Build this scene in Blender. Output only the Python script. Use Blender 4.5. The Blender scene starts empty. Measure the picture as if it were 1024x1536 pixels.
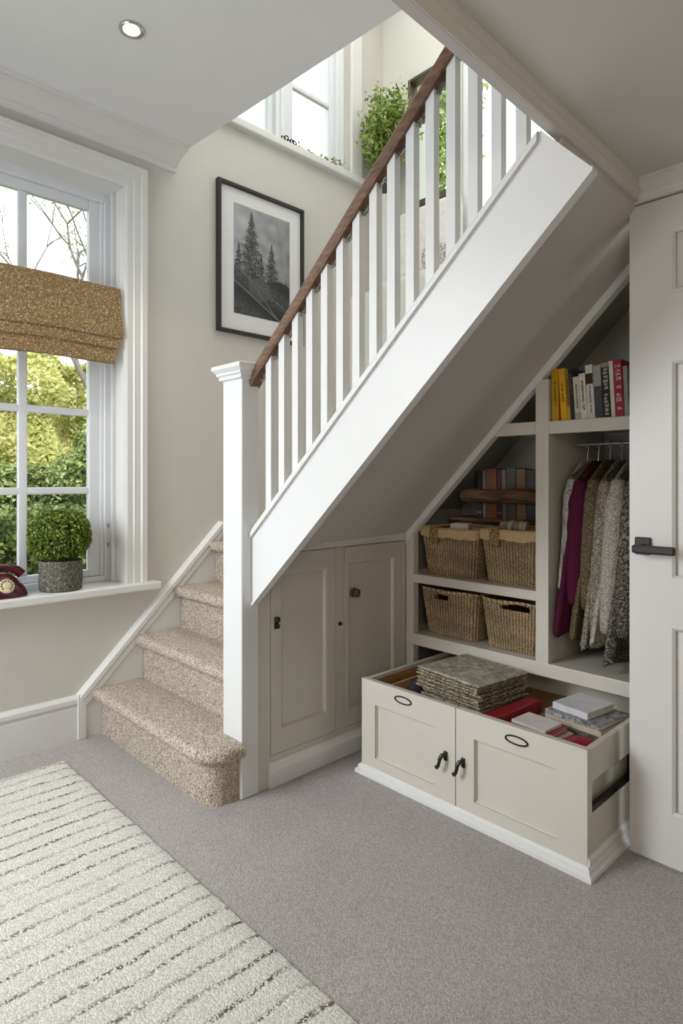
import bpy, bmesh, math, random
import numpy as np
from mathutils import Vector, Matrix
R = random.Random(7)
C = bpy.context.scene.collection
PI = math.pi

# ------------------------------------------------------------------ materials
def new_mat(name):
    m = bpy.data.materials.new(name); m.use_nodes = True
    nt = m.node_tree; b = nt.nodes.get('Principled BSDF')
    return m, nt, b
def N(nt, t, **kw):
    n = nt.nodes.new(t)
    for k, v in kw.items():
        if k in n.inputs: n.inputs[k].default_value = v
        else: setattr(n, k, v)
    return n
def rgba(c): return (c[0], c[1], c[2], 1.0)
def s2l(*c):
    return tuple((x/255/12.92 if x/255 <= 0.04045 else ((x/255+0.055)/1.055)**2.4) for x in c)
def ramp(nt, stops):
    r = nt.nodes.new('ShaderNodeValToRGB'); e = r.color_ramp.elements
    while len(e) < len(stops): e.new(0.5)
    for i, (p, c) in enumerate(stops):
        e[i].position = p; e[i].color = rgba(c)
    return r
def coords(nt, scale=(1, 1, 1), rot=(0, 0, 0)):
    tc = nt.nodes.new('ShaderNodeTexCoord'); mp = nt.nodes.new('ShaderNodeMapping')
    mp.inputs['Scale'].default_value = scale; mp.inputs['Rotation'].default_value = rot
    nt.links.new(tc.outputs['Object'], mp.inputs['Vector'])
    return mp.outputs['Vector']
def bump(nt, b, h, strength, dist=0.01):
    bp = nt.nodes.new('ShaderNodeBump')
    bp.inputs['Strength'].default_value = strength; bp.inputs['Distance'].default_value = dist
    nt.links.new(h, bp.inputs['Height']); nt.links.new(bp.outputs['Normal'], b.inputs['Normal'])
def paint(name, col, rough=0.5, var=0.03, bs=0.04, scale=9.0):
    m, nt, b = new_mat(name)
    v = coords(nt); n = N(nt, 'ShaderNodeTexNoise', Scale=scale, Detail=4.0)
    nt.links.new(v, n.inputs['Vector'])
    r = ramp(nt, [(0.3, tuple(c*(1-var) for c in col)), (0.7, tuple(min(1, c*(1+var)) for c in col))])
    nt.links.new(n.outputs['Fac'], r.inputs['Fac']); nt.links.new(r.outputs['Color'], b.inputs['Base Color'])
    b.inputs['Roughness'].default_value = rough
    n2 = N(nt, 'ShaderNodeTexNoise', Scale=160.0, Detail=3.0); nt.links.new(v, n2.inputs['Vector'])
    bump(nt, b, n2.outputs['Fac'], bs, 0.003)
    return m
def flat(name, col, rough=0.5, metal=0.0):
    m, nt, b = new_mat(name)
    v = coords(nt); n = N(nt, 'ShaderNodeTexNoise', Scale=25.0, Detail=3.0)
    nt.links.new(v, n.inputs['Vector'])
    r = ramp(nt, [(0.3, tuple(c*0.9 for c in col)), (0.7, tuple(min(1, c*1.08) for c in col))])
    nt.links.new(n.outputs['Fac'], r.inputs['Fac']); nt.links.new(r.outputs['Color'], b.inputs['Base Color'])
    b.inputs['Roughness'].default_value = rough; b.inputs['Metallic'].default_value = metal
    return m
def speckle(name, stops, scale, rough=0.95, bs=0.6, dist=0.006, vor=True, stretch=(1, 1, 1), big=0.0):
    m, nt, b = new_mat(name)
    v = coords(nt, stretch)
    if vor:
        t = N(nt, 'ShaderNodeTexVoronoi', Scale=scale); nt.links.new(v, t.inputs['Vector'])
        sep = nt.nodes.new('ShaderNodeSeparateColor'); nt.links.new(t.outputs['Color'], sep.inputs['Color'])
        fac = sep.outputs['Red']; h = t.outputs['Distance']
    else:
        t = N(nt, 'ShaderNodeTexNoise', Scale=scale, Detail=4.0, Roughness=0.7); nt.links.new(v, t.inputs['Vector'])
        fac = t.outputs['Fac']; h = fac
    r = ramp(nt, stops); nt.links.new(fac, r.inputs['Fac'])
    out = r.outputs['Color']
    if big:
        n = N(nt, 'ShaderNodeTexNoise', Scale=3.0, Detail=3.0); nt.links.new(v, n.inputs['Vector'])
        rr = ramp(nt, [(0.35, (1-big,)*3), (0.65, (1, 1, 1))]); nt.links.new(n.outputs['Fac'], rr.inputs['Fac'])
        mx = nt.nodes.new('ShaderNodeMix'); mx.data_type = 'RGBA'; mx.blend_type = 'MULTIPLY'
        mx.inputs[0].default_value = 1.0
        nt.links.new(out, mx.inputs[6]); nt.links.new(rr.outputs['Color'], mx.inputs[7]); out = mx.outputs[2]
    nt.links.new(out, b.inputs['Base Color'])
    b.inputs['Roughness'].default_value = rough; b.inputs['Specular IOR Level'].default_value = 0.15
    if vor:
        inv = N(nt, 'ShaderNodeMath', operation='SUBTRACT'); inv.inputs[0].default_value = 1.0
        nt.links.new(h, inv.inputs[1]); h = inv.outputs[0]
    bump(nt, b, h, bs, dist)
    return m
def wood(name, c1, c2, stretch=(1, 14, 14), rough=0.45):
    m, nt, b = new_mat(name)
    v = coords(nt, stretch); n = N(nt, 'ShaderNodeTexNoise', Scale=4.0, Detail=6.0, Distortion=0.6)
    nt.links.new(v, n.inputs['Vector']); r = ramp(nt, [(0.3, c1), (0.7, c2)])
    nt.links.new(n.outputs['Fac'], r.inputs['Fac']); nt.links.new(r.outputs['Color'], b.inputs['Base Color'])
    b.inputs['Roughness'].default_value = rough; bump(nt, b, n.outputs['Fac'], 0.15, 0.004)
    return m
def leafmat(name, stops, trans=0.35):
    m, nt, b = new_mat(name)
    g = nt.nodes.new('ShaderNodeNewGeometry'); r = ramp(nt, stops)
    nt.links.new(g.outputs['Random Per Island'], r.inputs['Fac']); nt.links.new(r.outputs['Color'], b.inputs['Base Color'])
    b.inputs['Roughness'].default_value = 0.55; b.inputs['Specular IOR Level'].default_value = 0.25
    tr = nt.nodes.new('ShaderNodeBsdfTranslucent'); nt.links.new(r.outputs['Color'], tr.inputs['Color'])
    mx = nt.nodes.new('ShaderNodeMixShader'); mx.inputs[0].default_value = trans
    o = nt.nodes['Material Output']
    nt.links.new(b.outputs[0], mx.inputs[1]); nt.links.new(tr.outputs[0], mx.inputs[2]); nt.links.new(mx.outputs[0], o.inputs['Surface'])
    return m
def attrmat(name, rough=0.6, attr='col', bs=0.0):
    m, nt, b = new_mat(name)
    a = nt.nodes.new('ShaderNodeAttribute'); a.attribute_name = attr
    nt.links.new(a.outputs['Color'], b.inputs['Base Color']); b.inputs['Roughness'].default_value = rough
    if bs:
        v = coords(nt); n = N(nt, 'ShaderNodeTexNoise', Scale=400.0, Detail=2.0); nt.links.new(v, n.inputs['Vector'])
        bump(nt, b, n.outputs['Fac'], bs, 0.003)
    return m
def glassmat():
    m, nt, b = new_mat('window_glass')
    nt.nodes.remove(b)
    t = nt.nodes.new('ShaderNodeBsdfTransparent'); t.inputs['Color'].default_value = (0.96, 0.98, 0.98, 1)
    g = nt.nodes.new('ShaderNodeBsdfGlossy'); g.inputs['Roughness'].default_value = 0.02
    lw = nt.nodes.new('ShaderNodeFresnel'); lw.inputs['IOR'].default_value = 1.25
    mx = nt.nodes.new('ShaderNodeMixShader')
    nt.links.new(lw.outputs[0], mx.inputs[0]); nt.links.new(t.outputs[0], mx.inputs[1]); nt.links.new(g.outputs[0], mx.inputs[2])
    nt.links.new(mx.outputs[0], nt.nodes['Material Output'].inputs['Surface'])
    return m
def emit(name, col, s):
    m, nt, b = new_mat(name)
    b.inputs['Base Color'].default_value = rgba(col); b.inputs['Emission Color'].default_value = rgba(col); b.inputs['Emission Strength'].default_value = s
    return m

M = {}
M['wall'] = paint('wall_paint_warm_stone', (0.615, 0.595, 0.545), 0.75, 0.015, 0.05)
M['wallup'] = paint('wall_paint_cream', (0.70, 0.69, 0.64), 0.75, 0.015, 0.05)
M['ceil'] = paint('ceiling_paint_white', (0.80, 0.805, 0.81), 0.8, 0.01, 0.03)
M['ceil2'] = paint('ceiling_paint_stone', (0.66, 0.63, 0.585), 0.8, 0.01, 0.03)
M['trim'] = paint('trim_gloss_white', (0.745, 0.74, 0.725), 0.35, 0.012, 0.02)
M['white'] = paint('stair_paint_white', (0.70, 0.70, 0.69), 0.38, 0.012, 0.02)
M['cab'] = paint('cabinet_paint_ivory', (0.61, 0.57, 0.50), 0.42, 0.012, 0.02)
M['cup'] = paint('cupboard_paint_stone', (0.58, 0.545, 0.485), 0.42, 0.012, 0.02)
M['inner'] = paint('closet_paint_shaded', (0.27, 0.25, 0.215), 0.6, 0.02, 0.03)  # interior colour lowered to stand for the closet's shade
M['door'] = paint('door_paint_ivory', (0.70, 0.685, 0.65), 0.4, 0.012, 0.02)
M['soffit'] = paint('soffit_paint_stone', (0.58, 0.55, 0.525), 0.7, 0.012, 0.02)
M['frame_w'] = paint('window_paint_white', (0.80, 0.82, 0.85), 0.35, 0.01, 0.02)
M['carpet'] = speckle('grey_twist_carpet', [(0.0, s2l(158, 152, 149)), (0.5, s2l(178, 172, 169)), (1.0, s2l(198, 193, 190))], 300, bs=0.45, dist=0.006, big=0.08)
M['stair_carpet'] = speckle('beige_loop_carpet', [(0.0, s2l(138, 122, 102)), (0.35, s2l(188, 174, 153)), (0.75, s2l(206, 195, 177)), (1.0, s2l(230, 223, 210))], 210, bs=0.8, dist=0.007)
M['glass'] = glassmat()
M['iron'] = flat('black_iron', (0.035, 0.033, 0.03), 0.4, 0.6)
M['bronze'] = flat('antique_bronze', (0.16, 0.13, 0.10), 0.35, 0.8)
M['steel'] = flat('brushed_steel', (0.55, 0.55, 0.53), 0.3, 0.9)
M['rail'] = wood('handrail_walnut', s2l(84, 60, 44), s2l(128, 96, 70), (3, 20, 20))
M['darkwood'] = wood('dark_rough_wood', s2l(60, 42, 28), s2l(120, 88, 58), (2, 14, 14), 0.7)
M['palewood'] = wood('pale_drawer_wood', s2l(150, 115, 75), s2l(185, 148, 105), (14, 2, 14), 0.6)
M['leaf_box'] = leafmat('boxwood_leaf', [(0, s2l(52, 72, 24)), (0.5, s2l(108, 132, 48)), (1, s2l(178, 190, 98))])
M['leaf_hedge'] = leafmat('hedge_leaf', [(0, s2l(70, 88, 44)), (0.6, s2l(134, 150, 84)), (1, s2l(206, 212, 150))])
M['leaf_light'] = leafmat('sunny_leaf', [(0, s2l(168, 176, 96)), (0.5, s2l(216, 214, 140)), (1, s2l(240, 236, 190))], 0.5)
M['leaf_fern'] = leafmat('fern_leaf', [(0, s2l(92, 118, 44)), (0.5, s2l(150, 172, 82)), (1, s2l(205, 214, 150))], 0.4)
M['bark'] = wood('grey_bark', s2l(84, 78, 72), s2l(128, 120, 112), (8, 8, 2), 0.9)
M['lawn'] = speckle('lawn_grass', [(0, s2l(120, 140, 60)), (1, s2l(200, 208, 130))], 60, vor=False)
M['dim'] = paint('wall_low_bounce', (0.22, 0.19, 0.165), 0.8)  # unseen walls coloured dark to cut the light they bounce back
M['core_light'] = flat('pale_foliage_core', s2l(150, 156, 92), 0.9)
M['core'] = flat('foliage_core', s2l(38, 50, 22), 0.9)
M['weave'] = attrmat('woven_seagrass', 0.8)
M['liner'] = speckle('linen_liner', [(0.3, s2l(178, 148, 106)), (0.7, s2l(206, 178, 138))], 90, vor=False, bs=0.2)
M['attr'] = attrmat('print_paper', 0.5)
M['black'] = flat('black_frame', (0.018, 0.018, 0.017), 0.35)
M['mat'] = paint('white_mount_card', (0.76, 0.75, 0.745), 0.8, 0.008)
M['stone'] = speckle('grey_stone_pot', [(0.3, s2l(52, 50, 45)), (0.5, s2l(98, 95, 86)), (0.7, s2l(160, 155, 142))], 110, vor=False, bs=0.7)
M['soil'] = flat('dark_soil', (0.04, 0.03, 0.02), 0.95)
M['maroon'] = flat('maroon_bakelite', s2l(82, 20, 38), 0.22)
M['cream'] = flat('cream_dial', s2l(214, 200, 160), 0.4)
M['uphol'] = flat('white_upholstery', (0.80, 0.78, 0.74), 0.8)
M['paper'] = flat('page_block_paper', (0.62, 0.58, 0.49), 0.85)
M['darkcloth'] = flat('navy_cloth', s2l(40, 44, 54), 0.9)

# blind cloth: brown tweed with pale flecks
M['blind'] = speckle('flecked_tweed', [(0.0, s2l(116, 92, 62)), (0.55, s2l(150, 124, 90)), (0.86, s2l(168, 142, 106)), (0.95, s2l(226, 208, 174))], 260, bs=0.5, dist=0.004)

def rug_mat():
    m, nt, b = new_mat('cream_striped_wool')
    v = coords(nt)
    n = N(nt, 'ShaderNodeTexNoise', Scale=5.0, Detail=3.0); nt.links.new(v, n.inputs['Vector'])
    sx = nt.nodes.new('ShaderNodeSeparateXYZ'); nt.links.new(v, sx.inputs[0])
    w = N(nt, 'ShaderNodeMath', operation='MULTIPLY_ADD'); nt.links.new(n.outputs['Fac'], w.inputs[0]); w.inputs[1].default_value = 0.045
    nt.links.new(sx.outputs['X'], w.inputs[2])
    dv = N(nt, 'ShaderNodeMath', operation='DIVIDE'); nt.links.new(w.outputs[0], dv.inputs[0]); dv.inputs[1].default_value = 0.075
    fr = N(nt, 'ShaderNodeMath', operation='FRACT'); nt.links.new(dv.outputs[0], fr.inputs[0])
    # distance to stripe centre
    sb = N(nt, 'ShaderNodeMath', operation='SUBTRACT'); nt.links.new(fr.outputs[0], sb.inputs[0]); sb.inputs[1].default_value = 0.5
    ab = N(nt, 'ShaderNodeMath', operation='ABSOLUTE'); nt.links.new(sb.outputs[0], ab.inputs[0])
    st = ramp(nt, [(0.045, (1, 1, 1)), (0.15, (0, 0, 0))]); nt.links.new(ab.outputs[0], st.inputs['Fac'])
    # break the stripes up
    n2 = N(nt, 'ShaderNodeTexNoise', Scale=7.0, Detail=2.0)
    mp = nt.nodes.new('ShaderNodeMapping'); mp.inputs['Scale'].default_value = (6, 0.7, 1); nt.links.new(v, mp.inputs['Vector']); nt.links.new(mp.outputs[0], n2.inputs['Vector'])
    r2 = ramp(nt, [(0.34, (0.25,)*3), (0.58, (1, 1, 1))]); nt.links.new(n2.outputs['Fac'], r2.inputs['Fac'])
    vo = N(nt, 'ShaderNodeTexVoronoi', Scale=210.0); nt.links.new(v, vo.inputs['Vector'])
    sp = nt.nodes.new('ShaderNodeSeparateColor'); nt.links.new(vo.outputs['Color'], sp.inputs['Color'])
    r3 = ramp(nt, [(0.42, (0, 0, 0)), (0.5, (1, 1, 1))]); nt.links.new(sp.outputs['Red'], r3.inputs['Fac'])
    m1 = N(nt, 'ShaderNodeMath', operation='MULTIPLY'); nt.links.new(st.outputs['Color'], m1.inputs[0]); nt.links.new(r2.outputs['Color'], m1.inputs[1])
    m2 = N(nt, 'ShaderNodeMath', operation='MULTIPLY'); nt.links.new(m1.outputs[0], m2.inputs[0]); nt.links.new(r3.outputs['Color'], m2.inputs[1])
    base = ramp(nt, [(0.0, s2l(200, 197, 188)), (1.0, s2l(234, 231, 224))]); nt.links.new(sp.outputs['Green'], base.inputs['Fac'])
    mx = nt.nodes.new('ShaderNodeMix'); mx.data_type = 'RGBA'
    nt.links.new(m2.outputs[0], mx.inputs[0]); nt.links.new(base.outputs['Color'], mx.inputs[6]); mx.inputs[7].default_value = rgba(s2l(96, 90, 80))
    nt.links.new(mx.outputs[2], b.inputs['Base Color']); b.inputs['Roughness'].default_value = 0.95; b.inputs['Specular IOR Level'].default_value = 0.1
    iv = N(nt, 'ShaderNodeMath', operation='SUBTRACT'); iv.inputs[0].default_value = 1.0; nt.links.new(vo.outputs['Distance'], iv.inputs[1])
    ad = N(nt, 'ShaderNodeMath', operation='MULTIPLY_ADD'); nt.links.new(st.outputs['Color'], ad.inputs[0]); ad.inputs[1].default_value = -1.2; nt.links.new(iv.outputs[0], ad.inputs[2])
    bump(nt, b, ad.outputs[0], 0.4, 0.006)
    return m
M['rug'] = rug_mat()

# ------------------------------------------------------------------ mesh helpers (world coordinates)
def BM(): return bmesh.new()
def box(bm, x0, x1, y0, y1, z0, z1, bev=0.0, seg=2, mtx=None):
    g = bmesh.ops.create_cube(bm, size=1.0)
    vs = g['verts']
    c = Vector(((x0+x1)/2, (y0+y1)/2, (z0+z1)/2))
    for v in vs: v.co = Vector((v.co.x*(x1-x0), v.co.y*(y1-y0), v.co.z*(z1-z0))) + c
    if bev:
        es = list({e for v in vs for e in v.link_edges})
        r = bmesh.ops.bevel(bm, geom=es, offset=bev, segments=seg, affect='EDGES', profile=0.5)
        vs = list({v for f in r['faces'] for v in f.verts} | {v for v in vs if v.is_valid})
    if mtx is not None:
        for v in vs: v.co = mtx @ v.co
    return vs
def prism(bm, pts, d, bev=0.0):
    """closed polygon pts (3-D) extruded by vector d"""
    vs = [bm.verts.new(p) for p in pts]; f = bm.faces.new(vs)
    r = bmesh.ops.extrude_face_region(bm, geom=[f])
    nv = [e for e in r['geom'] if isinstance(e, bmesh.types.BMVert)]
    bmesh.ops.translate(bm, verts=nv, vec=Vector(d))
    allv = vs + nv
    if bev:
        es = list({e for v in allv for e in v.link_edges})
        bmesh.ops.bevel(bm, geom=es, offset=bev, segments=2, affect='EDGES', profile=0.5)
    return allv
def tube(bm, pts, rad, n=8, cap=True):
    pts = [Vector(p) for p in pts]; rr = rad if isinstance(rad, (list, tuple)) else [rad]*len(pts)
    rings = []; prev = None
    for i, p in enumerate(pts):
        t = (pts[min(i+1, len(pts)-1)] - pts[max(i-1, 0)]).normalized()
        a = prev if prev is not None else (Vector((0, 0, 1)) if abs(t.z) < 0.9 else Vector((1, 0, 0)))
        u = (a - t*a.dot(t)).normalized(); w = t.cross(u); prev = u
        rings.append([bm.verts.new(p + (u*math.cos(2*PI*k/n) + w*math.sin(2*PI*k/n))*rr[i]) for k in range(n)])
    for a, b in zip(rings, rings[1:]):
        for k in range(n): bm.faces.new((a[k], a[(k+1) % n], b[(k+1) % n], b[k]))
    if cap:
        bm.faces.new(rings[0][::-1]); bm.faces.new(rings[-1])
def lathe(bm, prof, c, n=32, axis='Z'):
    c = Vector(c); rings = []
    for r, h in prof:
        ring = []
        for k in range(n):
            a = 2*PI*k/n
            p = Vector((r*math.cos(a), r*math.sin(a), h))
            if axis == 'X': p = Vector((h, r*math.cos(a), r*math.sin(a)))
            if axis == 'Y': p = Vector((r*math.cos(a), h, r*math.sin(a)))
            ring.append(bm.verts.new(c+p))
        rings.append(ring)
    for a, b in zip(rings, rings[1:]):
        for k in range(n): bm.faces.new((a[k], a[(k+1) % n], b[(k+1) % n], b[k]))
    if prof[0][0] > 1e-5: bm.faces.new(rings[0][::-1])
    if prof[-1][0] > 1e-5: bm.faces.new(rings[-1])
def sweep(bm, prof, path, cap=True):
    """prof: list of functions' offsets given as 3-D vectors per path point: path = list of (origin, ax, ay)"""
    rings = [[bm.verts.new(Vector(o) + Vector(ax)*a + Vector(ay)*b) for a, b in prof] for o, ax, ay in path]
    n = len(prof)
    for r0, r1 in zip(rings, rings[1:]):
        for k in range(n): bm.faces.new((r0[k], r0[(k+1) % n], r1[(k+1) % n], r1[k]))
    if cap: bm.faces.new(rings[0][::-1]); bm.faces.new(rings[-1])
def rect_holes(bm, axis, t0, t1, a0, a1, z0, z1, holes):
    """slab between t0..t1 along AXIS ('X' or 'Y'), spanning a0..a1 and z0..z1, without the holes (a0,a1,z0,z1)"""
    As = sorted({a0, a1, *[h[0] for h in holes], *[h[1] for h in holes]}); Zs = sorted({z0, z1, *[h[2] for h in holes], *[h[3] for h in holes]})
    for i in range(len(As)-1):
        for j in range(len(Zs)-1):
            ca, cz = (As[i]+As[i+1])/2, (Zs[j]+Zs[j+1])/2
            if any(h[0] < ca < h[1] and h[2] < cz < h[3] for h in holes): continue
            if axis == 'X': box(bm, t0, t1, As[i], As[i+1], Zs[j], Zs[j+1])
            else: box(bm, As[i], As[i+1], t0, t1, Zs[j], Zs[j+1])
    bmesh.ops.remove_doubles(bm, verts=bm.verts, dist=1e-5)
    bad = [f for f in bm.faces if False]

# ------------------------------------------------------------------ object helpers
def thing(name, label, cat, loc, group=None, kind=None):
    o = bpy.data.objects.new(name, None); C.objects.link(o); o.location = loc; o.empty_display_size = 0.1
    if label: o['label'] = label
    if cat: o['category'] = cat
    if group: o['group'] = group
    if kind: o['kind'] = kind
    return o
def wloc(o):
    v = Vector(o.location)
    while o.parent: o = o.parent; v += Vector(o.location)
    return v
def obj(name, bm, mat, parent=None, label=None, cat=None, group=None, kind=None, smooth=False, origin=None):
    if isinstance(bm, bmesh.types.BMesh):
        bmesh.ops.recalc_face_normals(bm, faces=bm.faces)
        me = bpy.data.meshes.new(name); bm.to_mesh(me); bm.free()
    else: me = bm
    me.name = name
    co = np.empty(len(me.vertices)*3, 'f'); me.vertices.foreach_get('co', co); co = co.reshape(-1, 3)
    if origin is None:
        lo, hi = co.min(0), co.max(0); origin = Vector(((lo[0]+hi[0])/2, (lo[1]+hi[1])/2, lo[2])).freeze() if parent is None else Vector(((lo[0]+hi[0])/2, (lo[1]+hi[1])/2, (lo[2]+hi[2])/2))
    me.transform(Matrix.Translation(-Vector(origin)))
    if smooth:
        me.polygons.foreach_set('use_smooth', [True]*len(me.polygons))
        if smooth != 'all':
            me.set_sharp_from_angle(angle=math.radians(35))
    if mat: me.materials.append(M[mat] if isinstance(mat, str) else mat)
    o = bpy.data.objects.new(name, me); C.objects.link(o)
    if parent is not None:
        o.parent = parent; o.location = Vector(origin) - wloc(parent)
    else: o.location = origin
    if label: o['label'] = label
    if cat: o['category'] = cat
    if group: o['group'] = group
    if kind: o['kind'] = kind
    return o
def struct(name, bm, mat, parent=None, smooth=False):
    return obj(name, bm, mat, parent, kind=None if parent else 'structure', smooth=smooth)
def dup(root, delta, label=None, group=None):
    r = root.copy(); C.objects.link(r); r.location = Vector(root.location) + Vector(delta)
    if label: r['label'] = label
    if group: r['group'] = group
    for ch in list(root.children):
        c = ch.copy(); C.objects.link(c); c.parent = r
        for g in list(ch.children):
            d = g.copy(); C.objects.link(d); d.parent = c
    return r
def leaf_mesh(pts, nrm, size, rng, jitter=0.8, aspect=0.55):
    n = len(pts)
    d = nrm + rng.normal(0, jitter, (n, 3)); d /= np.linalg.norm(d, axis=1, keepdims=True)+1e-9
    a = np.cross(d, rng.normal(0, 1, (n, 3))); a /= np.linalg.norm(a, axis=1, keepdims=True)+1e-9
    b = np.cross(d, a)
    s = size*rng.uniform(0.65, 1.25, (n, 1))
    v = np.stack([pts-a*s, pts+b*s*aspect+d*s*0.2, pts+a*s, pts-b*s*aspect+d*s*0.2], 1).reshape(-1, 3)
    f = np.arange(n*4).reshape(-1, 4)
    me = bpy.data.meshes.new('leaves'); me.from_pydata(v.tolist(), [], f.tolist()); me.update()
    return me
def ball_leaves(c, rad, n, size, seed, shell=0.75, noise=0.06):
    rng = np.random.default_rng(seed)
    d = rng.normal(0, 1, (n, 3)); d /= np.linalg.norm(d, axis=1, keepdims=True)
    r = rng.uniform(shell**3, 1, (n, 1))**(1/3)
    ph = rng.uniform(0, 6, 6)
    w = 1 + noise*(np.sin(5*d[:, :1]+ph[0])+np.sin(6*d[:, 1:2]+ph[1])+np.sin(7*d[:, 2:3]+ph[2]))/2
    return leaf_mesh(np.array(c)+d*r*w*np.array(rad), d, size, rng)
def colattr(me, cols, name='col'):
    ca = me.color_attributes.new(name, 'FLOAT_COLOR', 'POINT')
    ca.data.foreach_set('color', np.concatenate([cols, np.ones((len(cols), 1))], 1).astype('f').ravel())
# ================================================================== THE SETTING
XW, YB, YD, ZL, ZR, ZU = -3.03, 3.34, 2.14, 3.0, 2.23, 5.0     # left wall, upper back wall, door wall, left / right / stairwell ceilings
BX = lambda y: -0.736-0.02*y     # room face of the bulkhead
bm = BM(); box(bm, -3.3, 2.0, -3.0, 3.44, -0.1, 0.0); struct('floor', bm, 'carpet')
W1 = (-0.13, 1.38, 0.70, 2.752); W2 = (1.78, 3.0, 3.36, 4.75)
bm = BM(); rect_holes(bm, 'X', XW-0.2, XW, -3.0, 3.44, 0.0, ZU, [W1, W2]); struct('wall_left', bm, 'wall')
W3 = (-2.76, -2.395, 3.15, 4.03); W4 = (-2.345, -1.05, 2.62, 4.5)
bm = BM(); rect_holes(bm, 'Y', YB, YB+0.16, XW, -0.775, 0.0, ZU, [W3, W4]); struct('wall_back', bm, 'wallup')
bm = BM(); box(bm, 2.0, 2.12, -3.0, YD, 0, ZR); struct('wall_right', bm, 'dim')
bm = BM(); box(bm, XW, 2.0, -3.12, -3.0, 0, ZL); struct('wall_rear', bm, 'dim')
bm = BM(); box(bm, 0.025, 2.0, YD+0.0, YD+0.13, 0, 2.162); box(bm, -0.806, 2.0, YD-0.026, YD+0.13, 2.162, ZR); struct('wall_door', bm, 'wall')
# ceilings: high one over the window side, opening over the stairs, low one over the doors
bm = BM(); prism(bm, [(XW, -3, ZL), (-0.69, -3, ZL), (-0.78, 1.775, ZL), (-1.5, 1.745, ZL), (-2.85, 1.67, ZL), (XW, 1.66, ZL)], (0, 0, 0.09)); struct('ceiling', bm, 'ceil')
bm = BM(); prism(bm, [(BX(-3)-0.01, -3.0, ZR), (2.0, -3.0, ZR), (2.0, YD+0.13, ZR), (BX(YD+0.13)-0.01, YD+0.13, ZR)], (0, 0, 0.08)); struct('ceiling', bm, 'ceil2')
bm = BM(); box(bm, XW-0.2, -0.7, 1.5, YB+0.16, ZU, ZU+0.08); struct('ceiling', bm, 'ceil')
# bulkhead between the high and the low ceiling
bm = BM(); prism(bm, [(BX(-3.0)-0.025, -3.0, 2.165), (BX(-3.0), -3.0, 2.165), (BX(YB), YB, 2.165), (BX(YB)-0.025, YB, 2.165)], (0, 0, ZU-2.165)); struct('wall_bulkhead', bm, 'soffit')
# closes the stairwell above the high ceiling on the near side
bm = BM(); box(bm, XW, -0.80, 1.50, 1.58, ZL+0.09, ZU); struct('wall_upper', bm, 'wallup')

# cornice on the left wall (returns on itself at the opening) and over the door
prof = [(0.0, -0.085), (0.018, -0.085), (0.018, -0.068), (0.03, -0.060), (0.036, -0.060), (0.036, -0.052), (0.06, -0.040), (0.10, -0.024), (0.135, -0.016), (0.14, -0.016), (0.14, -0.008), (0.165, -0.003), (0.165, 0.0), (0.0, 0.0)]
bm = BM()
sweep(bm, prof, [((XW, -3.0, ZL), (1, 0, 0), (0, 0, 1)), ((XW, 1.662, ZL), (1, 0, 0), (0, 0, 1))])
struct('trim_1', bm, 'trim')
prof2 = [(0.0, -0.068), (0.010, -0.068), (0.010, -0.052), (0.014, -0.046), (0.018, -0.03), (0.034, -0.018), (0.034, -0.012), (0.045, -0.008), (0.045, 0.0), (0.0, 0.0)]
bm = BM()
sweep(bm, prof2, [((2.0, YD-0.026, ZR), (0, -1, 0), (0, 0, 1)), ((-0.806, YD-0.026, ZR), (0.0, -1, 0), (0, 0, 1))])
struct('trim_2', bm, 'trim')
prof3 = [(0.0, -0.064), (0.004, -0.064), (0.005, -0.045), (0.009, -0.036), (0.009, -0.030), (0.006, -0.024), (0.010, -0.012), (0.013, -0.010), (0.013, 0.0), (0.0, 0.0)]
bm = BM()
sweep(bm, prof3, [((BX(-3.0), -3.0, ZR), (1, 0, 0), (0, 0, 1)), ((BX(YD-0.05), YD-0.05, ZR), (1, 0, 0), (0, 0, 1))])
struct('trim_3', bm, 'ceil2')

# baseboard on the left wall
bp = [(0, 0), (0.022, 0), (0.022, 0.155), (0.016, 0.16), (0.016, 0.168), (0.026, 0.176), (0.026, 0.196), (0.014, 0.21), (0.0, 0.212)]
bm = BM(); sweep(bm, bp, [((XW, -3.0, 0), (1, 0, 0), (0, 0, 1)), ((XW, 1.135, 0), (1, 0, 0), (0, 0, 1))]); struct('baseboard_left', bm, 'trim')

# ---------------------------------------------------------------- window 1 (left wall, over the sill)
XG = -3.2
w = thing('window_1', None, None, (XG, 0.62, 0.70), kind='structure')
bm = BM(); box(bm, XG-0.06, -2.96, -0.30, 1.55, 0.682, 0.722, 0.008); obj('window_sill', bm, 'trim', w)
bm = BM()
for y0, y1, z0, z1 in ((1.335, 1.385, 0.722, 2.752), (-0.135, -0.085, 0.722, 2.752), (-0.085, 1.335, 2.70, 2.752), (-0.085, 1.335, 0.722, 0.748)):
    box(bm, XG-0.06, XG+0.03, y0, y1, z0, z1, 0.004)
for y0, y1 in ((1.318, 1.335), (-0.085, -0.07)): box(bm, XG-0.03, XG+0.015, y0, y1, 0.748, 2.70, 0.003)
obj('frame', bm, 'frame_w', w)
gy0, gy1 = 0.0, 1.263
bm = BM()
for y0, y1, z0, z1 in ((gy1, 1.319, 0.75, 2.70), (-0.068, gy0, 0.75, 2.70), (gy0, gy1, 2.648, 2.70), (gy0, gy1, 0.75, 0.785)):
    box(bm, XG-0.035, XG+0.005, y0, y1, z0, z1, 0.005)
box(bm, XG-0.035, XG+0.012, gy0, gy1, 1.985, 2.035, 0.005)
obj('sash', bm, 'frame_w', w)
bm = BM()
for k in range(3):
    y = gy0 + (k+1)*(gy1-gy0)/4
    box(bm, XG-0.03, XG+0.0, y-0.021, y+0.021, 0.785, 2.648, 0.006)
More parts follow.
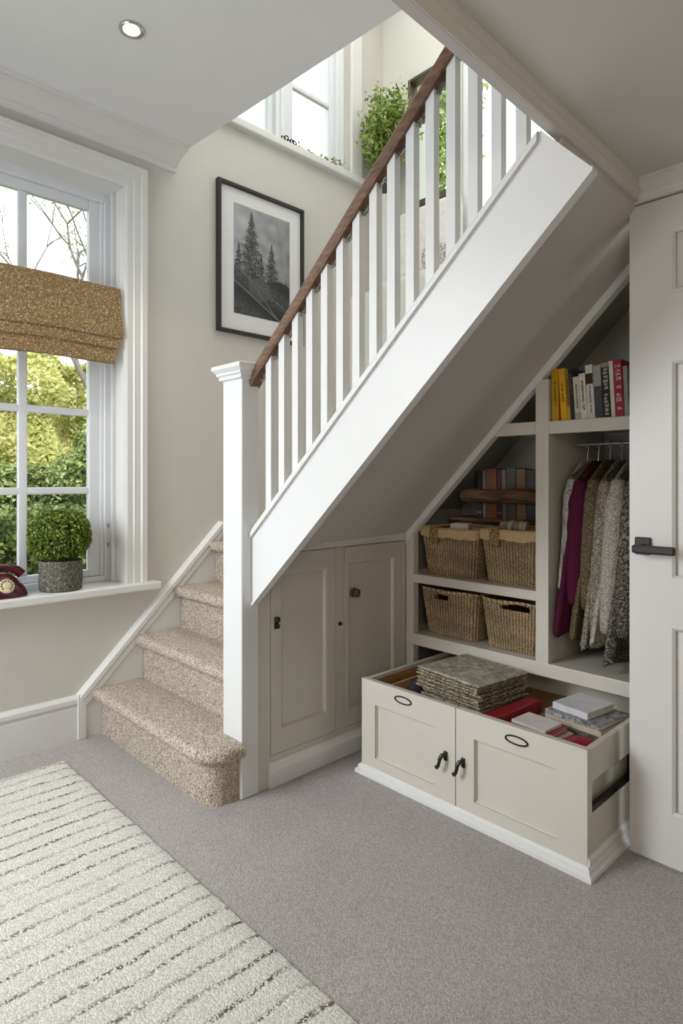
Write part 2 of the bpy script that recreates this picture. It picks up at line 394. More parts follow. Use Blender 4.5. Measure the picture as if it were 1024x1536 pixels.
for z in (1.196, 1.597): box(bm, XG-0.029, XG-0.001, gy0, gy1, z-0.018, z+0.018, 0.006)
obj('glazing_bars', bm, 'frame_w', w)
bm = BM(); box(bm, XG-0.018, XG-0.014, gy0, gy1, 0.785, 2.648); obj('panes', bm, 'glass', w)
bm = BM()
for z0 in (0.90, 1.00): box(bm, XG+0.03, XG+0.036, 1.345, 1.357, z0, z0+0.022, 0.002)
obj('sash_fastener', bm, 'steel', w)
# architrave, stepped profile, mitred corners
ap = [(0, 0), (0.012, 0), (0.016, 0.006), (0.02, 0.012), (0.02, 0.04), (0.026, 0.045), (0.026, 0.078), (0.034, 0.085), (0.034, 0.112), (0.026, 0.118), (0, 0.118)]
bm = BM()
a0, a1, zt = W1[0]-0.006, W1[1]-0.006, W1[3]-0.006
sweep(bm, ap, [((XW, a0, 0.722), (1, 0, 0), (0, -1, 0)), ((XW, a0, zt), (1, 0, 0), (0, -1, 1)), ((XW, a1, zt), (1, 0, 0), (0, 1, 1)), ((XW, a1, 0.722), (1, 0, 0), (0, 1, 0))])
struct('trim_4', bm, 'trim')
# painted reveal lining
bm = BM()
box(bm, XG+0.03, XW+0.004, 1.372, 1.3795, 0.722, 2.75); box(bm, XG+0.03, XW+0.004, -0.1295, -0.122, 0.722, 2.75); box(bm, XG+0.03, XW+0.004, -0.122, 1.372, 2.7435, 2.7515)
box(bm, XG+0.06, XG+0.075, 1.352, 1.372, 0.722, 2.7435, 0.004)
struct('trim_5', bm, 'trim')

# ---------------------------------------------------------------- window 2 (left wall, up the stairwell)
XG2 = -3.14
w = thing('window_2', None, None, (XG2, 2.4, 3.34), kind='structure')
bm = BM(); box(bm, XG2-0.05, -2.985, 1.70, 3.12, 3.315, 3.362, 0.008); obj('window_sill', bm, 'trim', w)
bm = BM()
for y0, y1, z0, z1 in ((2.93, 3.0, 3.362, 4.75), (1.78, 1.84, 3.362, 4.75), (1.84, 2.93, 4.69, 4.75), (1.84, 2.93, 3.362, 3.41), (2.40, 2.50, 3.41, 4.69)):
    box(bm, XG2-0.05, XG2+0.05, y0, y1, z0, z1, 0.005)
box(bm, XG2+0.02, XG2+0.065, 2.43, 2.47, 3.362, 4.7, 0.008)
obj('frame', bm, 'frame_w', w)
bm = BM()
for a, b_ in ((1.84, 2.40), (2.50, 2.93)):
    for y0, y1, z0, z1 in ((a, a+0.06, 3.41, 4.69), (b_-0.04, b_, 3.41, 4.69), (a+0.06, b_-0.04, 4.64, 4.69), (a+0.06, b_-0.04, 3.41, 3.46)):
        box(bm, XG2-0.03, XG2+0.02, y0, y1, z0, z1, 0.004)
obj('sash', bm, 'frame_w', w)
bm = BM()
for a, b_ in ((1.90, 2.36), (2.56, 2.89)): box(bm, XG2-0.02, XG2+0.012, a, b_, 3.83, 3.86, 0.005)
obj('glazing_bars', bm, 'frame_w', w)
bm = BM()
for a, b_ in ((1.90, 2.36), (2.56, 2.89)): box(bm, XG2-0.008, XG2-0.004, a, b_, 3.46, 4.64)
obj('panes', bm, 'glass', w)
bm = BM()
for y0, y1, z0, z1 in ((2.995, 3.10, 3.362, 4.86), (1.68, 1.785, 3.362, 4.86), (1.785, 2.995, 4.745, 4.86)):
    box(bm, XW-0.001, XW+0.024, y0, y1, z0, z1, 0.006)
struct('trim_6', bm, 'trim')

# ---------------------------------------------------------------- window 3 (dark framed) and window 4 (white sash) in the back wall
w = thing('window_3', None, None, (-2.56, YB, 3.15), kind='structure')
bm = BM()
x0, x1, z0, z1 = W3
for a, b_, c, d in ((x0-0.012, x0+0.01, z0-0.02, z1+0.012), (x1-0.008, x1+0.008, z0-0.02, z1+0.012), (x0+0.01, x1-0.008, z1-0.01, z1+0.012), (x0+0.01, x1-0.008, z0-0.02, z0+0.025)):
    box(bm, a, b_, YB-0.03, YB+0.05, c, d, 0.004)
obj('frame', bm, 'bronze', w)
bm = BM(); box(bm, x0+0.01, x1-0.008, YB+0.01, YB+0.014, z0+0.025, z1-0.01); obj('panes', bm, 'glass', w)
w = thing('window_4', None, None, (-1.66, YB, 2.62), kind='structure')
bm = BM()
x0, x1, z0, z1 = W4
for a, b_, c, d in ((x0, x0+0.05, z0, z1), (x1-0.05, x1, z0, z1), (x0+0.05, x1-0.05, z1-0.05, z1), (x0+0.05, x1-0.05, z0, z0+0.06)):
    box(bm, a, b_, YB+0.02, YB+0.09, c, d, 0.004)
obj('frame', bm, 'frame_w', w)
bm = BM(); box(bm, (x0+x1)/2-0.018, (x0+x1)/2+0.018, YB+0.03, YB+0.07, z0+0.06, z1-0.05, 0.004); obj('glazing_bars', bm, 'frame_w', w)
bm = BM(); box(bm, x0+0.05, x1-0.05, YB+0.05, YB+0.054, z0+0.06, z1-0.05); obj('panes', bm, 'glass', w)

# ---------------------------------------------------------------- door on the right
d = thing('door_1', None, None, (-0.41, YD, 0.0), kind='structure')
DX0, DX1, DY0, DY1 = -0.812, 0.02, YD-0.022, YD+0.018
panels = [(-0.692, -0.45, 1.845, 2.19), (-0.352, -0.12, 1.845, 2.19), (-0.692, -0.45, 0.925, 1.64), (-0.352, -0.12, 0.925, 1.64), (-0.692, -0.45, 0.17, 0.79), (-0.352, -0.12, 0.17, 0.79)]
panels = [(a, b_, z0, min(z1, 2.06)) for a, b_, z0, z1 in panels]
bm = BM(); rect_holes(bm, 'Y', DY0, DY1, DX0, DX1, 0.012, 2.157, panels); obj('door_leaf', bm, 'door', d)
for a, b_, z0, z1 in panels:
    bm = BM()
    box(bm, a, b_, YD-0.006, YD+0.006, z0, z1)
    pr = [(0.0, 0.0), (0.012, 0.0), (0.020, 0.007), (0.020, 0.016), (0.0, 0.016)]
    y = DY0-0.003
    # ovolo bead round the opening
    sweep(bm, [(p, q) for p, q in pr], [((x, y, z), (sx, 0, sz), (0, 1, 0)) for x, z, sx, sz in ((a, z0, 1, 1), (b_, z0, -1, 1), (b_, z1, -1, -1), (a, z1, 1, -1), (a, z0, 1, 1))], cap=False)
    box(bm, a+0.045, b_-0.045, YD-0.017, YD, z0+0.045, z1-0.045, 0.008)
    obj('door_panel', bm, 'door', d)
h = None
bm = BM(); box(bm, -0.792, -0.742, DY0-0.012, DY0, 1.005, 1.062, 0.004); rose = obj('handle_rose', bm, 'iron', d)
bm = BM()
tube(bm, [(-0.762, DY0-0.008, 1.032), (-0.762, DY0-0.045, 1.030)], 0.010, 10)
box(bm, -0.785, -0.655, DY0-0.058, DY0-0.038, 1.013, 1.040, 0.006)
obj('lever_handle', bm, 'iron', rose)

# ---------------------------------------------------------------- recessed downlight
t = thing('downlight', 'small round recessed downlight glowing in the pale left ceiling', 'light', (-2.278, 1.064, ZL-0.012))
bm = BM(); lathe(bm, [(0.030, 0.012), (0.032, 0.004), (0.044, -0.0), (0.047, 0.004), (0.047, 0.012)], (-2.278, 1.064, ZL-0.012), 36); obj('trim_ring', bm, 'steel', t, smooth=True)
bm = BM(); lathe(bm, [(0.0, 0.006), (0.031, 0.006), (0.031, 0.0118), (0.0, 0.0118)], (-2.278, 1.064, ZL-0.012), 32)
M['lampglow'] = emit('warm_lamp_glow', (1.0, 0.82, 0.58), 9.0); obj('bulb', bm, M['lampglow'], t)

# ================================================================== STAIRCASE
st = thing('staircase', 'white staircase with beige loop carpet, dark wooden handrail and square balusters', 'staircase', (-2.5, 1.6, 0.0))
X0s, X1s = -3.005, -2.0
# carpeted steps of the lower flight, each with a rounded nosing
def step_bm(yf, zt, x0, x1, ztb, yb, bull=False):
    bm = BM(); r = 0.028; prof = []
    yr = yf + 0.045        # riser face
    prof.append((yr, ztb)); prof.append((yr, zt-0.062))
    for k in range(9):
        a = -PI/2 + 0.0 - k*PI/8*1.0
        prof.append((yf+r + r*math.cos(a)*1.0, zt-r + r*math.sin(a)))
    prof.append((yb, zt)); prof.append((yb, ztb))
    if not bull:
        prism(bm, [(x0, y, z) for y, z in prof], (x1-x0, 0, 0))
    else:
        # right end rounded over in plan: sweep the profile round the corner
        R0 = 0.115
        path = [((x0, 0, 0), (0, 1, 0))]
        cols = []
        cx, cyv = x1-R0, None
        rings = []
        def ring(org, ax):   # org = point on the nosing line, ax = inward direction
            return [bm.verts.new(Vector((org[0], org[1], 0)) + Vector(ax)*(y-yf) + Vector((0, 0, z))) for y, z in prof[:11]]
        rings.append(ring((x0, yf), (0, 1, 0))); rings.append(ring((cx, yf), (0, 1, 0)))
        for k in range(1, 9):
            a = k/8*PI/2
            n = Vector((math.sin(a), -math.cos(a), 0))
            rings.append(ring((cx+n.x*R0, yf+R0+n.y*R0), tuple(-n)))
        rings.append(ring((x1, 1.379), (-1, 0, 0)))
        for r0, r1 in zip(rings, rings[1:]):
            for k in range(len(r0)-1): bm.faces.new((r0[k], r0[k+1], r1[k+1], r1[k]))
        top = [r[-1] for r in rings]; bot = [r[0] for r in rings]
        extra_t = [bm.verts.new((-2.13, 1.379, zt)), bm.verts.new((-2.13, yb, zt)), bm.verts.new((x0, yb, zt))]
        extra_b = [bm.verts.new((-2.13, 1.379, ztb)), bm.verts.new((-2.13, yb, ztb)), bm.verts.new((x0, yb, ztb))]
        bm.faces.new(top + extra_t); bm.faces.new((bot + extra_b)[::-1])
        # back and inner faces
        bm.faces.new([r for r in rings[0]] + [extra_t[2], extra_b[2]])
        bm.faces.new((extra_t[2], extra_t[1], extra_b[1], extra_b[2]))
        bm.faces.new((extra_t[1], extra_t[0], extra_b[0], extra_b[1]))
        bm.faces.new(rings[-1][::-1] + [extra_b[0], extra_t[0]])
    return bm
RISE, GO, Y0 = 0.226, 0.216, 1.205
for k in range(3):
    zt = RISE*(k+1); yf = Y0+GO*k
    xr = -1.965 if k == 0 else (-2.128 if yf < 1.47 else -2.07)
    b = step_bm(yf, zt, X0s, xr, 0.0, yf+GO+0.05, bull=(k == 0))
    obj('carpeted_step', b, 'stair_carpet', st, smooth=True)
b = step_bm(Y0+GO*3, RISE*4, X0s, -2.07, 0.0, 2.99); obj('landing', b, 'stair_carpet', st, smooth=True)
# wall string (sloping skirting) with a moulded top edge
bm = BM()
sl = 1.0
ys, zs = 1.137, 0.212
prism(bm, [(XW, ys, 0), (XW, 3.0, 0), (XW, 3.0, zs+0.80), (XW, ys+0.80, zs+0.80), (XW, ys, zs)], (0.022, 0, 0))
obj('wall_string', bm, 'trim', st)
bm = BM()
pr = [(0, -0.072), (0.024, -0.072), (0.030, -0.064), (0.030, -0.045), (0.026, -0.040), (0.036, -0.030), (0.036, -0.010), (0.026, 0.0), (0, 0.003)]
q = Vector((0, -1, 1)).normalized()
sweep(bm, pr, [((XW, ys, zs), (1, 0, 0), (0, -0.41, 1.0)), ((XW, ys+0.80, zs+0.80), (1, 0, 0), (0, -0.41, 1.0)), ((XW, 2.98, zs+0.80), (1, 0, 0), (0, 0, 1))])
box(bm, XW, XW+0.0315, ys-0.004, ys+0.036, 0, zs+0.004, 0.003)
obj('string_moulding', bm, 'trim', st)
# newel post and cap
NX0, NX1, NY0, NY1 = -2.126, -1.995, 1.38, 1.462
bm = BM(); box(bm, NX0, NX1, NY0, NY1, 0, 1.66, 0.004)
nw = obj('newel_post', bm, 'white', st)
bm = BM()
def capring(e, z): return [(NX0-e, NY0-e, z), (NX1+e, NY0-e, z), (NX1+e, NY1+e, z), (NX0-e, NY1+e, z)]
lv = [(0.0, 1.645), (0.012, 1.650), (0.012, 1.662), (0.020, 1.668), (0.020, 1.676), (0.034, 1.690), (0.034, 1.705), (0.006, 1.715)]
rg = [[bm.verts.new(p) for p in capring(e, z)] for e, z in lv]
for a, b_ in zip(rg, rg[1:]):
    for k in range(4): bm.faces.new((a[k], a[(k+1) % 4], b_[(k+1) % 4], b_[k]))
bm.faces.new(rg[-1]); bm.faces.new(rg[0][::-1])
obj('newel_cap', bm, 'white', nw)
# outer string: plane starting at the newel, turned 4 degrees
TH = math.radians(4.0)
SE = Vector((math.cos(TH), math.sin(TH), 0)); SN = Vector((-math.sin(TH), math.cos(TH), 0)); S0 = Vector((-1.993, 1.427, 0))
def sp(s, z, o=0.0):
    """point s along the string, height z, o behind its face"""
    p = S0 + SE*s + SN*o; return Vector((p.x, p.y, z))
ST0, STS = 1.048, 0.952     # top edge of the string at s=0 and its slope
SB0, SBS = 0.762, 0.963      # bottom edge
ztop = lambda s: ST0 + STS*s
zbot = lambda s: SB0 + SBS*s
SA, SB = 1.188, 1.322
bm = BM(); prism(bm, [sp(0, ztop(0)), sp(0, zbot(0)), sp(SB, zbot(SB)), sp(SA, ztop(SA))], SN*0.024)
obj('outer_string', bm, 'white', st)
bm = BM()
cp = [(-0.012, -0.030), (-0.012, -0.012), (-0.006, 0.0), (0.052, 0.0), (0.052, -0.030)]
sweep(bm, cp, [(sp(0, ztop(0)+0.004), SN, (0, 0, 1)), (sp(SA-0.006, ztop(SA-0.006)+0.004), SN, (0, 0, 1))])
obj('string_capping', bm, 'white', st)
bm = BM()
cp = [(-0.006, 0.0), (-0.006, 0.012), (0.03, 0.012), (0.03, 0.0)]
sweep(bm, cp, [(sp(0, zbot(0)-0.012), SN, (0, 0, 1)), (sp(SB+0.004, zbot(SB)-0.010), SN, (0, 0, 1))])
obj('string_bead', bm, 'white', st)
# handrail
HR0, HRS = 1.622, 0.958
zr = lambda s: HR0 + HRS*s     # underside
hp = [(-0.006, 0.0), (-0.012, 0.012), (-0.012, 0.046), (-0.004, 0.060), (0.040, 0.060), (0.048, 0.046), (0.048, 0.012), (0.042, 0.0)]
sE = 1.185
bm = BM(); sweep(bm, hp, [(sp(-0.02, zr(-0.02)), SN, (0, 0, 1)), (sp(sE, zr(sE)), SN, (0, 0, 1))]); obj('handrail', bm, 'rail', st)
# balusters (square, planted on the capping, housed in the handrail)
for k in range(15):
    s = 0.078 + 0.0741*k
    b_ = BM()
    e = 0.031
    z0, z1 = ztop(s)+0.004, zr(s)+0.002
    o0, o1 = 0.004, 0.034
    vs = [sp(s, z0, o0), sp(s+e, z0+STS*e, o0), sp(s+e, z1+HRS*e, o0), sp(s, z1, o0)]
    prism(b_, vs, SN*(o1-o0))
    obj('baluster', b_, 'white', st)
M['pewter'] = flat('pewter_filigree', (0.22, 0.21, 0.19), 0.4, 0.5)
# small scrolled metalwork brackets tucked under the handrail between the balusters
for k in range(15):
    rr = random.Random(k)
    b_ = BM()
    s0, s1 = 0.078+0.0741*k-0.0431, 0.078+0.0741*k
    if k == 0: s0 = 0.02
    for i in range(11):
        s = s0 + 0.003 + (s1-s0-0.006)*rr.random(); L = 0.055*(0.35+0.65*(s-s0)/(s1-s0))
        pts = []
        for j in range(7):
            f = j/6
            pts.append(sp(min(s1-0.002, max(s0+0.002, s+0.012*math.sin(f*5+i*1.3))), zr(s)+0.004-L*f, 0.018+0.004*math.sin(3*f+i)))
        tube(b_, pts, 0.0013, 4)
    obj('filigree_bracket', b_, 'pewter', st)
# soffit: the sloping plaster underside, from behind the string to the closet front
YC = 2.37       # closet front plane
def cz(x): return 0.993 + 0.992*(x+1.99)     # sloped closet opening edge at YC
bm = BM()
gr = []
for i in range(9):
    f = i/8; row = []
    xa, xb = -1.999 + f*1.232, -1.999 + f*1.192
    for j in range(5):
        g = j/4
        x = xa+(xb-xa)*g
        yf = 1.462 + (x+1.993)*math.tan(TH)
        y = yf + (YC+0.03-yf)*g
        z = (0.945 + 0.968*(x+1.999))*(1-g) + (cz(x)-0.006)*g
        row.append((x, y, z))
    gr.append(row)
vt = [[bm.verts.new(p) for p in r] for r in gr]; vb = [[bm.verts.new((p[0], p[1], p[2]+0.02)) for p in r] for r in gr]
for i in range(8):
    for j in range(4):
        bm.faces.new((vt[i][j], vt[i+1][j], vt[i+1][j+1], vt[i][j+1])); bm.faces.new((vb[i][j], vb[i][j+1], vb[i+1][j+1], vb[i+1][j]))
for i in range(8):
    bm.faces.new((vt[i][0], vb[i][0], vb[i+1][0], vt[i+1][0])); bm.faces.new((vt[i][4], vt[i+1][4], vb[i+1][4], vb[i][4]))
for j in range(4):
    bm.faces.new((vt[0][j], vt[0][j+1], vb[0][j+1], vb[0][j])); bm.faces.new((vt[8][j], vb[8][j], vb[8][j+1], vt[8][j+1]))
obj('soffit', bm, 'soffit', st, smooth=True)

# upper landing behind the flight
bm = BM(); box(bm, XW, -0.80, 3.0, YB, 2.3, 2.52); box(bm, XW, -0.80, 3.0, 3.06, 1.12, 2.3); struct('wall_landing', bm, 'wallup')

# ================================================================== UNDER-STAIRS CUPBOARD (beside the newel)
XC = -2.0
cu = thing('understairs_cupboard', 'stone painted two-door cupboard under the stairs beside the white newel post', 'cupboard', (XC, 1.92, 0))
bm = BM()
F0, F1 = 1.4635, 2.375
doors = [(1.522, 1.888), (1.940, 2.335)]
hol = [(a, b_, 0.125, 0.948) for a, b_ in doors]
rect_holes(bm, 'X', XC-0.03, XC, F0, F1, 0.0, 0.955, hol)
obj('face_frame', bm, 'cup', cu)
bm = BM()
sweep(bm, [(0, 0), (0.016, 0.0), (0.020, 0.006), (0.014, 0.014), (0.02, 0.022), (0.012, 0.034), (0, 0.034)], [((XC-0.001, F0+0.02, 0.953), (1, 0, 0), (0, 0, 1)), ((XC-0.001, F1-0.005, 0.953), (1, 0, 0), (0, 0, 1))])
obj('top_moulding', bm, 'trim', cu)
bm = BM()
sweep(bm, [(0, 0), (0.012, 0.0), (0.012, 0.058), (0.026, 0.062), (0.026, 0.074), (0.012, 0.088), (0.004, 0.1), (0, 0.1)], [((XC-0.001, 1.515, 0.0), (1, 0, 0), (0, 0, 1)), ((XC-0.001, F1-0.005, 0.0), (1, 0, 0), (0, 0, 1))])
obj('plinth', bm, 'trim', cu)
for i, (a, b_) in enumerate(doors):
    a += 0.0035; b_ -= 0.0035; z0, z1 = 0.128, 0.945
    pa, pb = (a+0.052, b_-0.054) if i == 0 else (a+0.026, b_-0.05)
    pz0, pz1 = (0.222, 0.866) if i == 0 else (0.20, 0.872)
    bm = BM()
    rect_holes(bm, 'X', XC-0.024, XC+0.002, a, b_, z0, z1, [(pa, pb, pz0, pz1)])
    dr = obj('door', bm, 'cup', cu)
    bm = BM(); box(bm, XC-0.022, XC-0.010, pa, pb, pz0, pz1)
    pr = [(0, 0), (0.010, 0.0), (0.003, 0.012), (0.0, 0.012)]
    sweep(bm, [(0.0, 0.0), (0.012, 0.0), (0.004, 0.011), (0.0, 0.013)], [((XC-0.011, y, z), (0, sy, sz), (1, 0, 0)) for y, z, sy, sz in ((pa, pz0, 1, 1), (pb, pz0, -1, 1), (pb, pz1, -1, -1), (pa, pz1, 1, -1), (pa, pz0, 1, 1))], cap=False)
    obj('recessed_panel', bm, 'cup', dr)
    if i == 0:
        bm = BM(); box(bm, XC+0.002, XC+0.008, 1.541, 1.563, 0.640, 0.690, 0.003); lathe(bm, [(0.011, 0.008), (0.012, 0.016), (0.006, 0.022), (0.0, 0.023)], (XC, 1.552, 0.679), 16, 'X'); box(bm, XC+0.006, XC+0.02, 1.545, 1.559, 0.643, 0.662, 0.004)
        obj('latch', bm, 'iron', dr, smooth=True)
    else:
        bm = BM(); lathe(bm, [(0.022, 0.002), (0.0225, 0.006), (0.018, 0.009), (0.010, 0.012), (0.010, 0.018), (0.019, 0.022), (0.020, 0.030), (0.012, 0.036), (0.0, 0.037)], (XC, 1.998, 0.733), 24, 'X'); obj('knob', bm, 'bronze', dr, smooth=True)
bm = BM(); box(bm, XC, XC+0.004, 1.905, 1.922, 0.594, 0.612, 0.002); lathe(bm, [(0.006, 0.003), (0.005, 0.014), (0, 0.015)], (XC, 1.9135, 0.603), 12, 'X'); obj('catch', bm, 'iron', cu)

# ================================================================== OPEN CLOSET (shelving unit under the slope)
cl = thing('closet_shelving', 'cream open shelving and hanging closet built in under the sloping stairs', 'shelving', (-1.4, 2.65, 0))
YB2 = 2.92
XR = -0.79
def inz(x): return cz(x) + 0.14
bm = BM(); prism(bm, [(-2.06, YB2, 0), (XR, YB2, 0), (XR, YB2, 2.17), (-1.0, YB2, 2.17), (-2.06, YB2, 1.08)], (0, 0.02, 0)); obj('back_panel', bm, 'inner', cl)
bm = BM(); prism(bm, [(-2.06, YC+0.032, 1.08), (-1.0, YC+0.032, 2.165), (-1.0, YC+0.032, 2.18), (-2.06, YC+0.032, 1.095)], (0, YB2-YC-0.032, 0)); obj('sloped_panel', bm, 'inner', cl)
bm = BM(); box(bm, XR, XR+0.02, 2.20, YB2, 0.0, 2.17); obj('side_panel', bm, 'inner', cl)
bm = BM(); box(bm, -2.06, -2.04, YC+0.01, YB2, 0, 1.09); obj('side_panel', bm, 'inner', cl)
bm = BM(); box(bm, -1.995, -1.948, YC, YC+0.04, 0.0, cz(-1.948)-0.03, 0.003); obj('post', bm, 'cab', cl)
bm = BM(); box(bm, -1.29, -1.232, YC-0.002, YC+0.05, 0.49, cz(-1.29)-0.02, 0.003); box(bm, -1.285, -1.237, YC+0.045, YB2, 0.49, 1.60); obj('divider', bm, 'cab', cl)
bm = BM()
q = Vector((0, 0, 1))
prism(bm, [(-1.995, YC-0.008, cz(-1.995)-0.0), (-0.80, YC-0.008, cz(-0.80)), (-0.80, YC-0.008, cz(-0.80)-0.048), (-1.968, YC-0.008, cz(-1.968)-0.048), (-1.995, YC-0.008, cz(-1.995)-0.06)], (0, 0.045, 0), 0.003); obj('sloped_trim', bm, 'trim', cl)
bm = BM(); box(bm, -1.995, XR, YC-0.004, YC+0.028, 0.435, 0.492, 0.003); box(bm, -2.04, XR, YC+0.026, YB2, 0.465, 0.4895); obj('bottom_shelf', bm, 'cab', cl)
bm = BM(); box(bm, -1.985, -1.288, YC+0.002, YC+0.03, 0.742, 0.784, 0.003); box(bm, -2.04, -1.286, YC+0.028, YB2, 0.765, 0.783); obj('basket_shelf', bm, 'cab', cl)
bm = BM(); box(bm, -1.235, XR, YC+0.002, YC+0.03, 1.440, 1.492, 0.003); box(bm, -1.237, XR, YC+0.028, YB2, 1.472, 1.491); obj('book_shelf', bm, 'cab', cl)
bm = BM(); box(bm, -1.545, -1.289, YC+0.006, YC+0.032, 1.442, 1.496, 0.003); box(bm, -1.60, -1.286, YC+0.03, YB2, 1.475, 1.495); obj('corner_shelf', bm, 'cab', cl)
bm = BM(); box(bm, -2.0, -1.286, 2.73, YB2, 1.035, 1.052); obj('rear_ledge', bm, 'darkwood', cl)
bm = BM()
tube(bm, [(-1.875, 2.685, 1.168), (-1.84, 2.687, 1.172), (-1.68, 2.684, 1.166), (-1.56, 2.69, 1.170), (-1.43, 2.688, 1.160), (-1.286, 2.69, 1.158)], [0.030, 0.036, 0.034, 0.037, 0.034, 0.033], 10); obj('wooden_bar', bm, 'darkwood', cl, label='rough brown wooden bar', smooth=True)
bm = BM(); tube(bm, [(-1.236, 2.63, 1.405), (XR, 2.63, 1.405)], 0.006, 12); obj('hanging_rail', bm, 'steel', cl, smooth=True)

# ================================================================== PULLED OUT DRAWER CHEST
dw = thing('storage_drawer', 'ivory panelled pull-out storage drawer standing open on the grey carpet', 'drawer', (-1.345, 2.15, 0))
DX0, DX1, DYF, DYB, DZ = -1.838, -0.853, 1.89, 2.56, 0.402
mid = -1.352
hol = [(-1.762, -1.447, 0.080, 0.304), (-1.272, -0.954, 0.080, 0.309)]
for i, (a, b_) in enumerate(((DX0, mid-0.002), (mid+0.002, DX1))):
    bm = BM(); rect_holes(bm, 'Y', DYF, DYF+0.024, a, b_, 0.036, DZ, [hol[i]])
    dr = obj('front_panel', bm, 'cab', dw)
    x0, x1, z0, z1 = hol[i]
    bm = BM(); box(bm, x0, x1, DYF+0.017, DYF+0.0235, z0, z1)
    sweep(bm, [(0.0, 0.0), (0.004, 0.0), (0.0025, -0.005), (0.0, -0.007)], [((x, DYF+0.017, z), (sx, 0, sz), (0, 1, 0)) for x, z, sx, sz in ((x0, z0, 1, 1), (x1, z0, -1, 1), (x1, z1, -1, -1), (x0, z1, 1, -1), (x0, z0, 1, 1))], cap=False)
    obj('recessed_panel', bm, 'cab', dr)
    cx = (-1.606, -1.099)[i]; czz = (0.364, 0.358)[i]
    bm = BM()
    ring = []
    for k in range(33):
        a_ = 2*PI*k/32; ring.append((cx+0.043*math.cos(a_)*(1 if abs(math.cos(a_)) < 0.8 else 0.98), DYF-0.003, czz+0.0135*math.sin(a_)))
    tube(bm, ring, 0.0028, 6, cap=False)
    obj('label_holder', bm, 'iron', dr, smooth=True)
    bm = BM()
    prism(bm, [(cx+0.039*math.cos(2*PI*k/24), DYF-0.001, czz+0.011*math.sin(2*PI*k/24)) for k in range(24)], (0, 0.0015, 0)); obj('label_card', bm, 'cab', dr)
    px = (-1.397, -1.318)[i]; sg = -1
    bm = BM(); box(bm, px-0.007, px+0.009, DYF-0.006, DYF+0.001, 0.192, 0.228, 0.003)
    tube(bm, [(px+0.001, DYF-0.004, 0.216), (px, DYF-0.024, 0.218), (px-0.004, DYF-0.032, 0.207), (px-0.006, DYF-0.033, 0.192), (px-0.010, DYF-0.034, 0.178), (px-0.018, DYF-0.032, 0.170), (px-0.024, DYF-0.030, 0.171)], [0.008, 0.008, 0.0075, 0.0065, 0.0065, 0.0075, 0.006], 8)
    obj('pull_handle', bm, 'iron', dr, smooth=True)
for nm, x0, x1, inn in (('side_panel', DX1-0.02, DX1, 1), ('side_panel', DX0, DX0+0.02, 0)):
    bm = BM()
    if inn:
        box(bm, x0, x1, DYF+0.024, DYB, 0.290, DZ-0.004, 0.002); box(bm, x0, x1, DYF+0.024, DYB, 0.036, 0.190, 0.002)
        box(bm, x0, x1, DYF+0.024, DYF+0.034, 0.19, 0.29)
    else: box(bm, x0, x1, DYF+0.024, DYB, 0.036, DZ-0.004, 0.002)
    obj(nm, bm, 'cab', dw)
bm = BM(); box(bm, DX1-0.018, DX1-0.003, DYF+0.036, DYB, 0.190, 0.208); tube(bm, [(DX1-0.012, DYF+0.04, 0.285), (DX1-0.012, DYB, 0.285)], 0.005, 6); obj('metal_runner', bm, 'iron', dw)
bm = BM(); box(bm, DX0+0.02, DX1-0.02, DYB-0.015, DYB, 0.04, DZ-0.02); obj('rear_panel', bm, 'cab', dw)
bm = BM(); box(bm, DX0+0.02, DX1-0.02, DYF+0.024, DYB-0.015, 0.04, 0.055); obj('drawer_base', bm, 'palewood', dw)
bm = BM(); box(bm, DX0+0.115, DX0+0.128, DYF+0.026, DYB-0.016, 0.056, 0.388); box(bm, DX0+0.021, DX0+0.027, DYF+0.026, DYB-0.016, 0.056, 0.385); obj('divider', bm, 'palewood', dw)
bm = BM()
bp = [(0.0, 0.0), (0.022, 0.0), (0.022, 0.014), (0.012, 0.020), (0.012, 0.030), (0.004, 0.038), (0.0, 0.038)]
sweep(bm, bp, [((DX0, DYB, 0), (-1, 0, 0), (0, 0, 1)), ((DX0, DYF, 0), (-1, -1, 0), (0, 0, 1)), ((DX1, DYF, 0), (1, -1, 0), (0, 0, 1)), ((DX1, DYB, 0), (1, 0, 0), (0, 0, 1))])
bm2 = [(0.0, 0.02), (0.008, 0.02), (0.008, 0.052), (0.003, 0.062), (0.0, 0.064)]
sweep(bm, bm2, [((DX1, DYF+0.002, 0), (1, 0, 0), (0, 0, 1)), ((DX1, DYB, 0), (1, 0, 0), (0, 0, 1))])
obj('base_moulding', bm, 'trim', dw)
